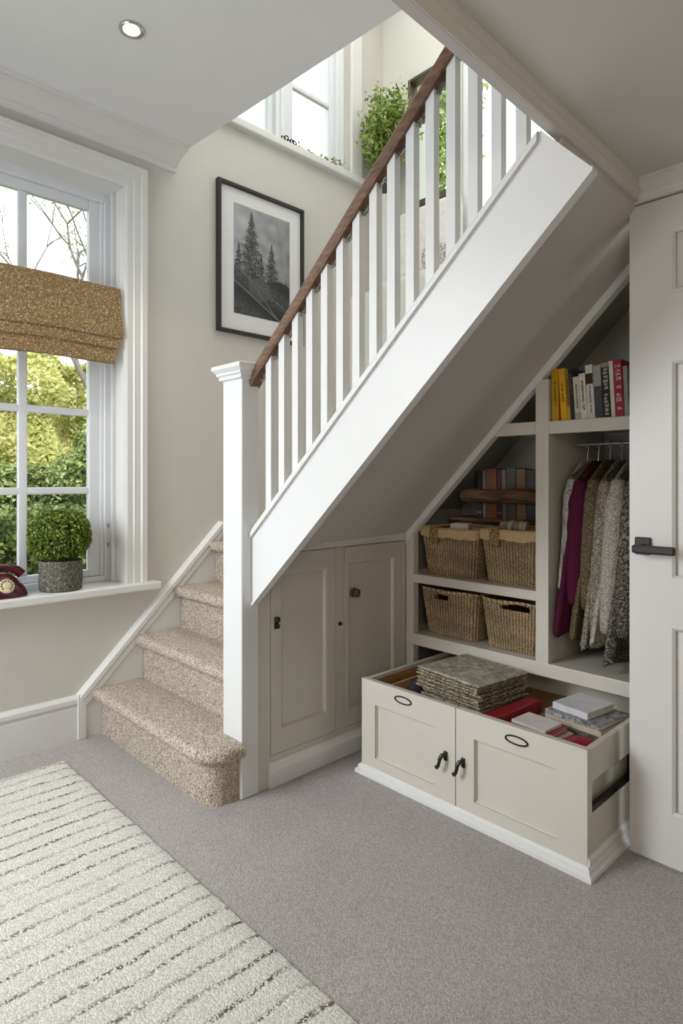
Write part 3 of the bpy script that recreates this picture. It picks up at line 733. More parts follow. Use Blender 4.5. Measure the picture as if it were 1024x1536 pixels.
# ================================================================== BASKETS
def basket_mesh(wt, dt, wb, db, h, slot, seed, wavy=0.0):
    """tapered rectangular woven basket, base at z=0, centred; real woven relief, inner wall and base"""
    rng = np.random.default_rng(seed)
    n, m = 432, 80
    def loop(f, inset):
        w, d = (wb+(wt-wb)*f)/2-inset, (db+(dt-db)*f)/2-inset
        r = 0.035; P = []
        per = 4*(w+d-2*r)+2*PI*r
        # walk the perimeter from the middle of the front
        segs = [('l', (0, -d), (w-r, -d)), ('a', (w-r, -d+r), -PI/2), ('l', (w, -d+r), (w, d-r)), ('a', (w-r, d-r), 0), ('l', (w-r, d), (-w+r, d)), ('a', (-w+r, d-r), PI/2), ('l', (-w, d-r), (-w, -d+r)), ('a', (-w+r, -d+r), PI), ('l', (-w+r, -d), (0, -d))]
        lens = [math.dist(s[1], s[2]) if s[0] == 'l' else PI/2*r for s in segs]; tot = sum(lens)
        for k in range(n):
            t = k/n*tot; i = 0
            while t > lens[i]: t -= lens[i]; i += 1
            s = segs[i]
            if s[0] == 'l':
                g = t/lens[i]; x = s[1][0]+(s[2][0]-s[1][0])*g; y = s[1][1]+(s[2][1]-s[1][1])*g
                L = math.dist(s[1], s[2]); nx, ny = (s[2][1]-s[1][1])/L, -(s[2][0]-s[1][0])/L
            else:
                a = s[2]+t/r; x = s[1][0]+r*math.cos(a); y = s[1][1]+r*math.sin(a); nx, ny = math.cos(a), math.sin(a)
            P.append((x, y, nx, ny))
        return np.array(P)
    V = []; cols = []
    NC, NR = 72, 23
    k = np.arange(n)
    for j in range(m+1):
        f = j/m; L = loop(f, 0.0)
        col = np.sin(PI*NC*k/n)**2
        par = np.floor(NC*k/n) % 2
        row = 0.5+0.5*np.cos(2*PI*(NR*f+0.5*par))
        hgt = (0.30+0.70*col)*(0.45+0.55*row)
        hgt = np.clip(hgt + rng.normal(0, 0.17, n), 0, 1.15)
        if f > 0.955: hgt = 0.75+0.3*np.sin(2*PI*(40*k/n+f*6))
        dsp = 0.009*hgt-0.002
        V.append(np.stack([L[:, 0]+L[:, 2]*dsp, L[:, 1]+L[:, 3]*dsp, np.full(n, h*f)+(0.004*np.sin(k/n*2*PI*5+seed) if f > 0.9 else 0)], 1))
        c0, c1, c2 = np.array(s2l(62, 46, 30)), np.array(s2l(158, 132, 94)), np.array(s2l(214, 192, 150))
        t = np.clip(hgt, 0, 1)[:, None]
        c = np.where(t < 0.55, c0+(c1-c0)*t/0.55, c1+(c2-c1)*(t-0.55)/0.45)
        cols.append(c*rng.uniform(0.70, 1.15, (n, 1))*(0.9+0.16*np.sin(k*0.045+j*0.11+seed)*np.sin(k*0.013-j*0.07))[:, None])
    for j in range(9):
        f = 1-j/8; L = loop(max(0.04, f), 0.010); V.append(np.stack([L[:, 0], L[:, 1], np.full(n, max(0.012, h*f))], 1)); cols.append(np.tile(np.array(s2l(120, 92, 58)), (n, 1)))
    nl = len(V); V = np.concatenate(V); cols = np.concatenate(cols)
    F = []
    for j in range(nl-1):
        f0 = j/m
        for q in range(n):
            q2 = (q+1) % n
            if slot:
                cq = min(q, n-q)
                side = 1 if q < n/2 else -1
                pos = ((q if q < n/2 else q-n)-slot[0]*n/300)*300/n
                if j < m:
                    if abs(pos) < slot[1] and slot[2] < f0 < slot[3]-0.25*(pos/slot[1])**2*(slot[3]-slot[2]): continue
                elif abs(pos) < slot[1] and slot[2]-0.02 < 1-(j-m-1)/8 < slot[3]+0.12 and j > m: continue
            F.append((j*n+q, j*n+q2, (j+1)*n+q2, (j+1)*n+q))
    F.append(tuple(range(n))[::-1]); F.append(tuple((nl-1)*n+q for q in range(n)))
    me = bpy.data.meshes.new('basket'); me.from_pydata(V.tolist(), [], F); me.update(); colattr(me, cols)
    return me, loop
def basket(x, y, z, wt, dt, wb, db, h, label, slot=None, liner=False, seed=1, grp=None):
    t = thing('woven_basket', label, 'basket', (x, y, z), grp)
    me, loop = basket_mesh(wt, dt, wb, db, h, slot, seed)
    me.transform(Matrix.Translation((x, y, z)))
    obj('basket_body', me, 'weave', t, smooth='all')
    if liner:
        bm = BM(); rings = []
        rr = random.Random(seed)
        for f, ins, dz in ((0.60, 0.012, 0), (0.97, 0.010, 0.0), (1.0, 0.004, 0.006), (1.0, -0.008, 0.006), (0.97, -0.014, 0.0), (0.88, -0.0135, 0.0), (0.83, -0.013, 0.0)):
            L = loop(f, ins); ring = []
            for k in range(0, 432, 4):
                wv = 0.006*math.sin(k*0.05+seed)+0.002*math.sin(k*0.2)
                gap = 0
                zz = h*f+dz+(wv if f < 0.9 and ins < 0 else 0.25*wv)
                pass
                ring.append(bm.verts.new((x+L[k, 0], y+L[k, 1], z+zz)))
            rings.append(ring)
        for a, b_ in zip(rings, rings[1:]):
            for k in range(len(a)): bm.faces.new((a[k], a[(k+1) % len(a)], b_[(k+1) % len(a)], b_[k]))
        obj('linen_liner', bm, 'liner', t, smooth='all')
        # seagrass grip over the liner
        bm = BM()
        L = loop(1.0, 0); pts = [(x+L[-25, 0]+dx, y-dt/2-0.014+dy, z+h*f) for dx, dy, f in ((0, 0.012, 0.70), (0, -0.006, 0.80), (0.002, -0.008, 0.93), (0.0, 0.0, 1.05), (0.0, 0.020, 1.07), (0, 0.032, 1.0))]
        for o in (-0.018, -0.0105, -0.0035, 0.0035, 0.0105, 0.018): tube(bm, [(p[0]+o+0.002*math.sin(i*2+o*300), p[1], p[2]) for i, p in enumerate(pts)], 0.0046, 6)
        obj('grip', bm, 'weave_plain', t, smooth='all')
    return t
M['weave_plain'] = speckle('seagrass_grip', [(0, s2l(95, 68, 40)), (0.5, s2l(165, 132, 86)), (1, s2l(205, 176, 128))], 220)
basket(-1.782, 2.565, 0.784, 0.325, 0.29, 0.275, 0.25, 0.228, 'tan-lined woven basket with a small pale box in it, at the left post', None, True, 3)
basket(-1.445, 2.565, 0.784, 0.300, 0.29, 0.255, 0.25, 0.240, 'tan-lined woven basket with a rolled striped cloth in it, beside the upright divider', None, True, 4)
basket(-1.775, 2.565, 0.4925, 0.330, 0.30, 0.275, 0.26, 0.225, 'unlined woven basket with a short grip slot on the lower shelf at the left post', (-9, 10, 0.78, 0.90), False, 5)
basket(-1.440, 2.565, 0.4925, 0.300, 0.30, 0.250, 0.26, 0.222, 'unlined woven basket with a long grip opening on the lower shelf by the divider', (7, 20, 0.82, 0.93), False, 6)
bm = BM(); box(bm, -1.80, -1.71, 2.46, 2.55, 0.985, 1.040, 0.006, mtx=Matrix.Translation((-1.755, 2.5, 1.0)) @ Matrix.Rotation(0.35, 4, 'Z') @ Matrix.Translation((1.755, -2.5, -1.0)))
obj('small_box', bm, flat('pale_card', s2l(205, 196, 178), 0.7), label='small pale cardboard box poking out of the left lined basket', cat='box')
bm = BM(); tube(bm, [(-1.53, 2.50, 1.028), (-1.47, 2.51, 1.034), (-1.41, 2.52, 1.030)], [0.030, 0.034, 0.030], 14)
obj('rolled_cloth', bm, speckle('striped_cloth', [(0.4, s2l(190, 180, 160)), (0.6, s2l(110, 96, 80))], 30, vor=False, stretch=(4, 0.2, 0.2)), label='rolled striped cloth lying on top of the right lined basket', cat='cloth', smooth=True)

# ================================================================== BOOKS
def book(x, y, z, th, dep, hgt, tilt, col, label, bands=(), letters=None, group=None, name='book', hard=True, cat='book'):
    """upright book: spine faces -Y at y, left edge at x on shelf height z, leaning by tilt (radians, to the left at the top)"""
    t = thing(name, label, cat, (x+th/2, y+dep/2, z), group)
    mx = Matrix.Translation((x, y, z)) @ Matrix.Rotation(-tilt, 4, 'Y')
    mt = flat('cover', col, 0.45)
    bm = BM()
    c = 0.002
    box(bm, 0, th, 0, c*1.2, 0, hgt, 0.0008, 1, mx); box(bm, 0, c, c, dep, 0, hgt, 0.0, 1, mx); box(bm, th-c, th, c, dep, 0, hgt, 0.0, 1, mx)
    cv = obj('cover', bm, mt, t)
    bm = BM(); box(bm, c, th-c, c*1.2, dep-0.004, 0.003, hgt-0.004, 0, 1, mx); obj('page_block', bm, 'paper', t)
    for (f0, f1, bc) in bands:
        bm = BM(); box(bm, 0.0004, th-0.0004, -0.0006, 0.0003, hgt*f0, hgt*f1, 0, 1, mx); obj('spine_band', bm, flat('spine_band', bc, 0.45), cv)
    if letters:
        f0, f1, lc, big = letters
        bm = BM(); rr = random.Random(int(x*10000)); zc = f0*hgt
        s = th*0.55*big
        while zc < f1*hgt:
            cx = th/2; w = s*rr.uniform(0.5, 0.9); stk = 0.12*s+0.0006
            # irregular letter-like strokes turned along the spine
            for _ in range(rr.choice((2, 3, 3))):
                if rr.random() < 0.5: box(bm, cx-s*0.5, cx+s*0.5, -0.0011, 0.0002, zc+rr.random()*w, zc+rr.random()*w+stk, 0, 1, mx) if False else None
                a, b_ = cx-s*0.5*rr.random(), cx+s*0.5*rr.random()
                q = zc+rr.random()*(w-stk)
                box(bm, a, b_+stk, -0.0011, 0.0002, q, q+stk, 0, 1, mx)
                xx = cx+(rr.random()-0.5)*s
                box(bm, xx, xx+stk, -0.0011, 0.0002, zc, zc+w, 0, 1, mx)
            zc += w+0.25*s if rr.random() < 0.85 else w+1.1*s
        obj('spine_lettering', bm, flat('lettering', lc, 0.5), cv)
    return t
G = 'books leaning on the top closet shelf'
BZ, BY = 1.4925, 2.385
K = lambda *c: s2l(*c)
blist = [
 (-1.2290, 0.030, 0.215, 0.02, K(190, 140, 12), 'thick mustard yellow book, first from the left on the top closet shelf', (), (0.30, 0.75, K(120, 84, 10), 0.5)),
 (-1.1955, 0.026, 0.212, 0.06, K(214, 162, 20), 'bright yellow paperback leaning second from the left on the top closet shelf', (), (0.35, 0.7, K(110, 80, 10), 0.5)),
 (-1.1665, 0.014, 0.205, 0.065, K(150, 112, 28), 'thin ochre book beside the dark navy book on the top closet shelf', ((0.0, 0.25, K(190, 150, 40)),), (0.3, 0.9, K(60, 44, 16), 0.6)),
 (-1.1505, 0.016, 0.208, 0.07, K(34, 30, 44), 'thin dark navy book between the ochre book and the short white ones', (), (0.5, 0.9, K(150, 110, 60), 0.6)),
 (-1.1310, 0.024, 0.172, 0.07, K(196, 188, 168), 'short off-white book with a blue-grey spine foot on the top closet shelf', ((0.0, 0.16, K(148, 160, 160)),), (0.25, 0.8, K(110, 104, 92), 0.45)),
 (-1.1040, 0.026, 0.182, 0.07, K(206, 198, 182), 'short white book with grey spine lettering, right of the off-white blue-grey footed one', (), (0.2, 0.85, K(80, 76, 70), 0.55)),
 (-1.0745, 0.029, 0.212, 0.06, K(204, 198, 190), 'white book with a red and black picture block near the top of its spine', ((0.64, 0.84, K(48, 20, 16)),), (0.1, 0.6, K(92, 86, 88), 0.4)),
 (-1.0420, 0.030, 0.206, 0.05, K(62, 64, 66), 'charcoal book with a pale upper spine on the top closet shelf', ((0.60, 1.0, K(150, 148, 142)),), None),
 (-1.0085, 0.030, 0.212, 0.05, K(24, 22, 20), 'black book with dense white spine lettering and a beige top band', ((0.92, 1.0, K(150, 134, 118)),), (0.04, 0.9, K(205, 200, 190), 0.95)),
 (-0.9755, 0.015, 0.216, 0.055, K(208, 202, 194), 'slim white book between the black and the crimson book', (), None),
 (-0.9570, 0.032, 0.216, 0.06, K(158, 22, 58), 'crimson book with large white spine lettering on the top closet shelf', (), (0.12, 0.88, K(228, 214, 212), 1.0)),
 (-0.9210, 0.016, 0.190, 0.04, K(148, 146, 140), 'plain grey book at the right end of the top closet shelf', (), None)]
xq, tq = -1.2295, 0.0
for x, th, hg, ti, c, lb, bands, let in blist:
    x = xq + max(0.0, (ti-tq)*hg) + 0.0006; xq, tq = x+th*1.004, ti
    book(x, BY, BZ, th, 0.16, hg, ti, c, lb, bands, let, G)
# row behind the wooden bar, cover colours darkened as closet shade
G2 = 'old books behind the wooden bar'
dl = [(-1.82, 0.030, K(60, 40, 34), 'dark brown old book at the left end behind the wooden bar'), (-1.785, 0.018, K(150, 146, 140), 'thin pale grey old book behind the wooden bar, second from the left'),
      (-1.764, 0.062, K(150, 84, 40), 'wide rusty orange old book behind the wooden bar'), (-1.698, 0.022, K(80, 32, 34), 'thin dark red old book behind the wooden bar'),
      (-1.672, 0.024, K(150, 110, 112), 'slim dusty pink old book behind the wooden bar'), (-1.644, 0.052, K(92, 90, 84), 'grey old book in the middle behind the wooden bar'),
      (-1.588, 0.05, K(166, 122, 74), 'tan old book behind the wooden bar'), (-1.534, 0.06, K(104, 102, 98), 'wide slate grey old book behind the wooden bar, right of the tan one'),
      (-1.47, 0.04, K(70, 56, 46), 'brown old book behind the wooden bar, near the right end'), (-1.426, 0.05, K(120, 110, 96), 'stone coloured old book behind the wooden bar, farthest right')]
for i, (x, th, c, lb) in enumerate(dl):
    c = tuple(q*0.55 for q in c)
    book(x, 2.735, 1.0525, th, 0.15, (0.245, 0.25, 0.255, 0.25, 0.25, 0.255, 0.25, 0.245, 0.25, 0.24)[i], 0.02, c, lb, ((0.1, 0.14, K(120, 104, 76)),) if i % 3 == 0 else (), None, G2)

# ================================================================== CLOTHES ON THE RAIL
def garment(x, yc, ztop, zhem, hw, thick, shx, mat, name, label, cat, seed, sleeve=0.52, sl_r=0.04, flare=0.04):
    t = thing(name, label, cat, (x, yc, zhem))
    rr = random.Random(seed); ph = [rr.uniform(0, 6) for _ in range(6)]
    H = ztop-zhem; n, m = 64, 60
    bm = BM(); rings = []
    for j in range(m+1):
        f = j/m; dz = f*H
        sh = 0.10
        if dz < sh: w = 0.055+(hw-0.055)*(dz/sh)**0.85; tk = 0.018+(thick*0.6-0.018)*(dz/sh)
        else: g = (dz-sh)/(H-sh); w = hw+flare*g; tk = thick*(0.6+0.4*min(1, g*2))
        ring = []
        for k in range(n):
            a = 2*PI*k/n; ca, sa = math.cos(a), math.sin(a)
            yy = w*math.copysign(abs(ca)**0.75, ca)
            g = max(0, (dz-sh)/(H-sh))
            rip = 1+0.28*g*math.sin(7*a+ph[0])+0.15*g*math.sin(11*a+ph[1]+3*f)
            xx = tk/2*math.copysign(abs(sa)**0.8, sa)*rip + 0.006*math.sin(9*yy*6+ph[2]+f*2)*g
            z = ztop-dz+(0.008*math.sin(5*a+ph[3]) if j == m else 0)
            ring.append(bm.verts.new((x+xx+shx*f**1.2, yc+yy, z)))
        rings.append(ring)
    for a, b_ in zip(rings, rings[1:]):
        for k in range(n): bm.faces.new((a[k], a[(k+1) % n], b_[(k+1) % n], b_[k]))
    bm.faces.new(rings[0][::-1]); bm.faces.new(rings[-1])
    obj('body', bm, mat, t, smooth='all')
    for sg in (-1, 1):
        bm = BM(); pts = []; rad = []
        ys = yc+sg*(hw-0.03)
        for j in range(22):
            f = j/21
            pts.append((x+0.012+shx*(f*sleeve/H)**1.2+0.012*f, ys+sg*(0.012+0.02*math.sin(f*PI)-0.006*f), ztop-0.085-f*sleeve))
            rad.append(sl_r*(0.55+0.45*min(1, f*6))*(1-0.22*f)*(1+0.05*math.sin(j*1.7+ph[4])))
        tube(bm, pts, rad, 14)
        obj('sleeve', bm, mat, t, smooth='all')
    return t
M['purple'] = speckle('plum_wool', [(0.3, s2l(62, 16, 38)), (0.7, s2l(86, 28, 54))], 160, vor=False, bs=0.15, dist=0.003)
M['shirt'] = speckle('grey_striped_knit', [(0.35, s2l(118, 112, 104)), (0.65, s2l(186, 180, 170))], 60, vor=False, stretch=(1, 6, 0.3), bs=0.2)
M['tweed'] = speckle('olive_tweed', [(0, s2l(62, 52, 36)), (0.6, s2l(100, 86, 64)), (1, s2l(140, 126, 100))], 330, bs=0.5, dist=0.006)
M['fleck'] = speckle('flecked_knit', [(0, s2l(84, 74, 62)), (0.5, s2l(140, 130, 114)), (1, s2l(188, 180, 164))], 260, bs=0.7, dist=0.008)
M['knit'] = speckle('pale_boucle_knit', [(0, s2l(128, 118, 108)), (0.5, s2l(168, 160, 150)), (1, s2l(204, 198, 190))], 300, bs=0.6, dist=0.006)
def floral():
    m, nt, b = new_mat('dark_rosette_knit')
    v = coords(nt); vo = N(nt, 'ShaderNodeTexVoronoi', Scale=42.0); nt.links.new(v, vo.inputs['Vector'])
    wv = N(nt, 'ShaderNodeMath', operation='MULTIPLY'); nt.links.new(vo.outputs['Distance'], wv.inputs[0]); wv.inputs[1].default_value = 16.0
    n = N(nt, 'ShaderNodeTexNoise', Scale=80.0, Detail=4.0); nt.links.new(v, n.inputs['Vector'])
    ad = N(nt, 'ShaderNodeMath', operation='MULTIPLY_ADD'); nt.links.new(n.outputs['Fac'], ad.inputs[0]); ad.inputs[1].default_value = 14.0; nt.links.new(wv.outputs[0], ad.inputs[2])
    sn = N(nt, 'ShaderNodeMath', operation='SINE'); nt.links.new(ad.outputs[0], sn.inputs[0])
    r = ramp(nt, [(0.0, s2l(58, 52, 45)), (0.5, s2l(98, 90, 79)), (1.0, s2l(146, 138, 124))])
    ma = N(nt, 'ShaderNodeMapRange'); ma.inputs['From Min'].default_value = -1; nt.links.new(sn.outputs[0], ma.inputs['Value'])
    nt.links.new(ma.outputs[0], r.inputs['Fac']); nt.links.new(r.outputs['Color'], b.inputs['Base Color']); b.inputs['Roughness'].default_value = 0.95
    bump(nt, b, ma.outputs[0], 0.8, 0.008); return m
M['floral'] = floral()
HY = 2.63
gl = [(-1.185, 0.80, 0.19, 0.040, -0.030, 'shirt', 'grey_shirt', 'thin grey striped shirt hanging at the left end of the closet rail', 'shirt', 0.40, 0.032),
      (-1.138, 0.615, 0.215, 0.050, -0.062, 'purple', 'plum_coat', 'plum purple coat hanging second from the left on the closet rail', 'coat', 0.50, 0.040),
      (-1.088, 0.60, 0.205, 0.050, -0.062, 'tweed', 'tweed_jacket', 'olive brown tweed jacket hanging right of the plum coat', 'jacket', 0.52, 0.038),
      (-1.040, 0.57, 0.205, 0.050, -0.068, 'fleck', 'flecked_cardigan', 'grey-beige flecked cardigan hanging between the tweed jacket and the pale knit', 'cardigan', 0.66, 0.036),
      (-0.988, 0.60, 0.21, 0.054, -0.075, 'knit', 'pale_sweater', 'pale grey boucle sweater hanging second from the right in the closet', 'sweater', 0.60, 0.044),
      (-0.928, 0.53, 0.215, 0.056, -0.080, 'floral', 'rosette_cardigan', 'dark grey cardigan of knitted rosettes hanging next to the door', 'cardigan', 0.60, 0.042)]
for i, (x, zh, hw, tk, sx, mt, nm, lb, ct, slv, slr) in enumerate(gl):
    garment(x, HY, 1.335-0.004*(i % 2), zh, hw, tk, sx, mt, nm, lb, ct, i+20, slv, slr, 0.03 if nm != 'plum_coat' else 0.045)
    hn = ('grey striped shirt', 'plum coat', 'tweed jacket', 'flecked cardigan', 'pale grey sweater', 'dark rosette cardigan')[i]
    t = thing('clothes_hanger', 'wooden clothes hanger with a steel hook holding the '+hn, 'hanger', (x, HY, 1.32), 'hangers on the closet rail')
    bm = BM(); pts = [(x, HY, 1.318), (x, HY, 1.362)]
    for k in range(9):
        a = -PI/2 - 0.2 + k/8*(PI*1.35); pts.append((x, HY+0.0015+0.016*math.sin(a+PI/2)*0.9, 1.405-0.0145*math.cos(a+PI/2)*1.0+0.0)) if False else None
    for k in range(10):
        a = PI*1.35*k/9 - 0.35*PI - PI/2 + 0.0
        pts.append((x, HY-0.016*math.cos(a+PI/2+0.0)*1.0 if False else HY+0.0125*math.cos(PI*1.2*(k/9)), 1.400+0.017*math.sin(PI*1.2*(k/9))))
    tube(bm, pts, 0.0022, 8); obj('hook', bm, 'steel', t, smooth=True)
    bm = BM(); tube(bm, [(x, HY-0.155, 1.262), (x, HY-0.06, 1.306), (x, HY, 1.322), (x, HY+0.06, 1.306), (x, HY+0.155, 1.262)], [0.006, 0.009, 0.010, 0.009, 0.006], 8); obj('shoulder_bar', bm, 'darkwood', t, smooth=True)

# ================================================================== IN THE DRAWER
bm = BM(); box(bm, DX0+0.13, DX1-0.022, DYF+0.026, DYB-0.016, 0.300, 0.3115); obj('inner_tray', bm, 'palewood', dw)
M['matweave'] = speckle('woven_placemat', [(0, s2l(70, 62, 46)), (0.5, s2l(146, 134, 110)), (1, s2l(206, 196, 172))], 190, bs=0.7, dist=0.005, stretch=(1, 1, 1.6))
M['mattop'] = speckle('woven_placemat_faded', [(0.3, s2l(118, 114, 100)), (0.52, s2l(166, 160, 144)), (0.7, s2l(205, 200, 186))], 40, vor=False, bs=0.4, dist=0.004)
def placemat(z, th, dx, dy, rot, seed, mat, label, group=None):
    rr = random.Random(seed); bm = BM()
    n = 26; w, d = 0.170, 0.152
    P = []
    for s in range(4):
        for k in range(n):
            g = -1+2*k/n
            p = ((g*w, -d), (w, g*d), (-g*w, d), (-w, -g*d))[s]
            P.append((p[0]+rr.uniform(-0.0025, 0.0025), p[1]+rr.uniform(-0.0025, 0.0025)))
    rz = Matrix.Translation((-1.475+dx, 2.19+dy, z)) @ Matrix.Rotation(rot, 4, 'Z')
    rings = [[bm.verts.new(rz @ Vector((x*e, y*e, zz+0.0008*math.sin(i*0.7+seed)))) for i, (x, y) in enumerate(P)] for e, zz in ((0.965, 0.0012), (0.995, th*0.35), (1.0, th*0.6), (0.985, th-0.0022))]
    for a, b_ in zip(rings, rings[1:]):
        for k in range(len(a)): bm.faces.new((a[k], a[(k+1) % len(a)], b_[(k+1) % len(a)], b_[k]))
    bm.faces.new(rings[0][::-1]); bm.faces.new(rings[-1])
    return obj('woven_placemat', bm, mat, None, label, 'placemat', group)
rr = random.Random(5)
for k in range(10):
    top = k == 9
    placemat(0.3125+0.0147*k, 0.0143, rr.uniform(-0.010, 0.010)-(0.004*k if k < 5 else 0.012), rr.uniform(-0.006, 0.006), -0.10+rr.uniform(-0.05, 0.05), k, 'mattop' if top else 'matweave',
             'grey-beige woven placemat, topmost of the stack in the open drawer' if top else 'straw woven placemat in the drawer stack, below the grey-beige topmost one', 'woven placemats stacked in the drawer')
# dark cloth bundle in the narrow left compartment side
bm = BM()
for p in [((-1.682, 2.10, 0.352), (0.042, 0.075, 0.040)), ((-1.665, 2.05, 0.345), (0.03, 0.05, 0.032))]:
    r = bmesh.ops.create_uvsphere(bm, u_segments=20, v_segments=12, radius=1.0)
    for v in r['verts']: v.co = Vector((p[0][0]+v.co.x*p[1][0]*0.8, p[0][1]+v.co.y*p[1][1]*(1+0.06*math.sin(9*v.co.z)), p[0][2]+v.co.z*p[1][2]))
obj('dark_cloth', bm, 'darkcloth', None, 'crumpled dark navy cloth in the drawer left of the placemats', 'cloth', smooth=True)
def flatbook(x0, x1, y0, y1, z, th, rot, col, label, name='magazine', cat='magazine', tex=None, pages=True, group='magazines and books in the open drawer'):
    cx, cy = (x0+x1)/2, (y0+y1)/2
    mx = Matrix.Translation((cx, cy, z)) @ Matrix.Rotation(rot, 4, 'Z')
    w, d = (x1-x0)/2, (y1-y0)/2; c = min(0.0016, th*0.25)
    t = thing(name, label, cat, (cx, cy, z), group)
    bm = BM(); box(bm, -w, w, -d, d, 0, c, 0, 1, mx); box(bm, -w, w, -d, d, th-c, th, 0, 1, mx); box(bm, -w, w, -d, -d+c, c, th-c, 0, 1, mx)
    obj('cover', bm, tex or flat('magazine_cover', col, 0.4), t)
    bm = BM(); box(bm, -w+0.002, w-0.003, -d+c, d-0.003, c, th-c, 0, 1, mx); obj('page_block', bm, 'paper', t)
    return t
def speckcov(name, a, b_, sc=40): return speckle(name, [(0.35, a), (0.65, b_)], sc, vor=False, rough=0.4, bs=0.02)
# red binder
bm = BM(); box(bm, -1.298, -1.232, 1.95, 2.30, 0.3125, 0.366, 0.008, mtx=Matrix.Translation((-1.265, 2.1, 0.34)) @ Matrix.Rotation(-0.06, 4, 'Z') @ Matrix.Translation((1.265, -2.1, -0.34)))
obj('red_box_file', bm, flat('red_board', s2l(140, 24, 30), 0.5), None, 'red box file lying between the placemats and the magazines', 'box file')
z = 0.3125
la = [(0.010, -0.06, K(120, 40, 52), 'dark red magazine at the bottom of the front pile in the drawer'), (0.012, -0.09, K(196, 186, 168), 'cream magazine second from the bottom in the front drawer pile'), (0.011, -0.05, K(90, 52, 60), 'mauve magazine in the middle of the front drawer pile'),
      (0.012, -0.10, K(176, 152, 130), 'tan magazine above the mauve one in the front drawer pile'), (0.010, -0.07, K(152, 60, 74), 'rose red magazine just under the top of the front drawer pile'), (0.010, -0.08, K(214, 210, 206), 'pale magazine on top of the front drawer pile')]
for i, (th, ro, c, lb) in enumerate(la):
    flatbook(-1.205+0.006*i, -0.972+(0.004*i if i < 3 else -0.022*(i-2)), 1.937+0.010*i, 2.095, z, th, ro, c, lb); z += th+0.0008
flatbook(-0.955, -0.885, 1.935, 2.06, 0.3125, 0.045, 0.02, K(34, 30, 30), 'small black book against the drawer side under the red pouch', 'book', 'book', speckcov('black_print', K(28, 26, 26), K(150, 120, 100), 90))
bm = BM()
P = [(-0.92+0.05*math.cos(a)*1.0, 2.000+0.052*math.sin(a)) for a in [2*PI*k/24 for k in range(24)]]
prism(bm, [(x, y, 0.3590) for x, y in P], (0, 0, 0.020), 0.004)
obj('red_pouch', bm, flat('red_leather', s2l(150, 14, 34), 0.45), None, 'small rounded bright red pouch near the right corner of the drawer', 'pouch', smooth=True)
z = 0.3125
lb_ = [(0.020, 0.02, K(70, 84, 92), 'blue-grey book at the bottom of the rear pile in the drawer', None), (0.022, -0.03, K(60, 66, 70), 'charcoal book second in the rear drawer pile', speckcov('grey_print', K(50, 54, 58), K(120, 122, 122), 60)),
       (0.020, -0.10, K(190, 176, 150), 'cream edged book in the middle of the rear drawer pile', None), (0.016, -0.12, K(96, 96, 100), 'grey patterned magazine under the pale book in the rear drawer pile', speckcov('swirl_print', K(70, 70, 74), K(180, 178, 176), 70)),
       (0.024, -0.16, K(205, 204, 208), 'pale grey book on top of the rear drawer pile', None)]
for i, (th, ro, c, lbl, tx) in enumerate(lb_):
    a = (-1.16, -0.885, 2.125, 2.345) if i < 2 else ((-1.12, -0.90, 2.135, 2.335) if i < 4 else (-1.10, -0.955, 2.16, 2.33))
    flatbook(*a, z, th, ro, c, lbl, 'book', 'book', tx); z += th+0.0008
flatbook(-1.10, -0.886, 1.95, 2.30, 0.0555, 0.20, 0.0, K(150, 140, 124), 'bundle of patterned papers seen through the slot in the drawer side', 'paper_bundle', 'papers', speckcov('patterned_papers', K(52, 46, 40), K(150, 142, 130), 45), group=None)
# ================================================================== RUG
bm = BM()
nx, ny = 60, 60
rx0, rx1, ry0, ry1 = -2.81, 0.2, -1.4, 1.0
rr = random.Random(3)
gt = [[bm.verts.new((rx0+(rx1-rx0)*i/nx+(rr.uniform(-.0015, .0015) if i in (0, nx) else 0), ry0+(ry1-ry0)*j/ny+(rr.uniform(-.002, .002) if j in (0, ny) else 0), 0.016+rr.uniform(-0.001, 0.001) if 0 < i < nx and 0 < j < ny else 0.007)) for j in range(ny+1)] for i in range(nx+1)]
for i in range(nx):
    for j in range(ny): bm.faces.new((gt[i][j], gt[i+1][j], gt[i+1][j+1], gt[i][j+1]))
ed = [e for e in bm.edges if e.is_boundary]
r = bmesh.ops.extrude_edge_only(bm, edges=ed)
for v in [e for e in r['geom'] if isinstance(e, bmesh.types.BMVert)]: v.co.z = 0.001
obj('striped_rug', bm, 'rug', None, 'cream wool rug with broken dark wavy stripes on the grey carpet', 'rug', smooth=True)

# ================================================================== ROMAN BLIND
t = thing('roman_blind', 'flecked brown tweed roman blind folded across the middle of the window', 'blind', (-3.03, 0.62, 1.84))
def slab(prof, y0, y1, wob):
    bm = BM(); n = 40; rg = []
    for k in range(n+1):
        y = y0+(y1-y0)*k/n
        rg.append([bm.verts.new((x+wob*math.sin(k*0.5+z*9), y+(0.012*(2.22-z)/0.4 if k == n else 0), z+0.003*math.sin(k*0.45))) for x, z in prof])
    m = len(prof)
    for a, b_ in zip(rg, rg[1:]):
        for k in range(m): bm.faces.new((a[k], a[(k+1) % m], b_[(k+1) % m], b_[k]))
    bm.faces.new(rg[0][::-1]); bm.faces.new(rg[-1]); return bm
obj('fabric_panel', slab([(-3.035, 2.222), (-3.022, 2.222), (-3.016, 2.17), (-3.020, 2.12), (-3.012, 2.06), (-3.002, 1.99), (-3.004, 1.968), (-3.018, 1.966), (-3.030, 2.05)], -0.118, 1.352, 0.0015), 'blind', t, smooth=True)
obj('fold', slab([(-3.036, 1.99), (-3.014, 1.985), (-3.010, 1.95), (-3.012, 1.918), (-3.022, 1.914), (-3.036, 1.93)], -0.116, 1.338, 0.001), 'blind', t, smooth=True)
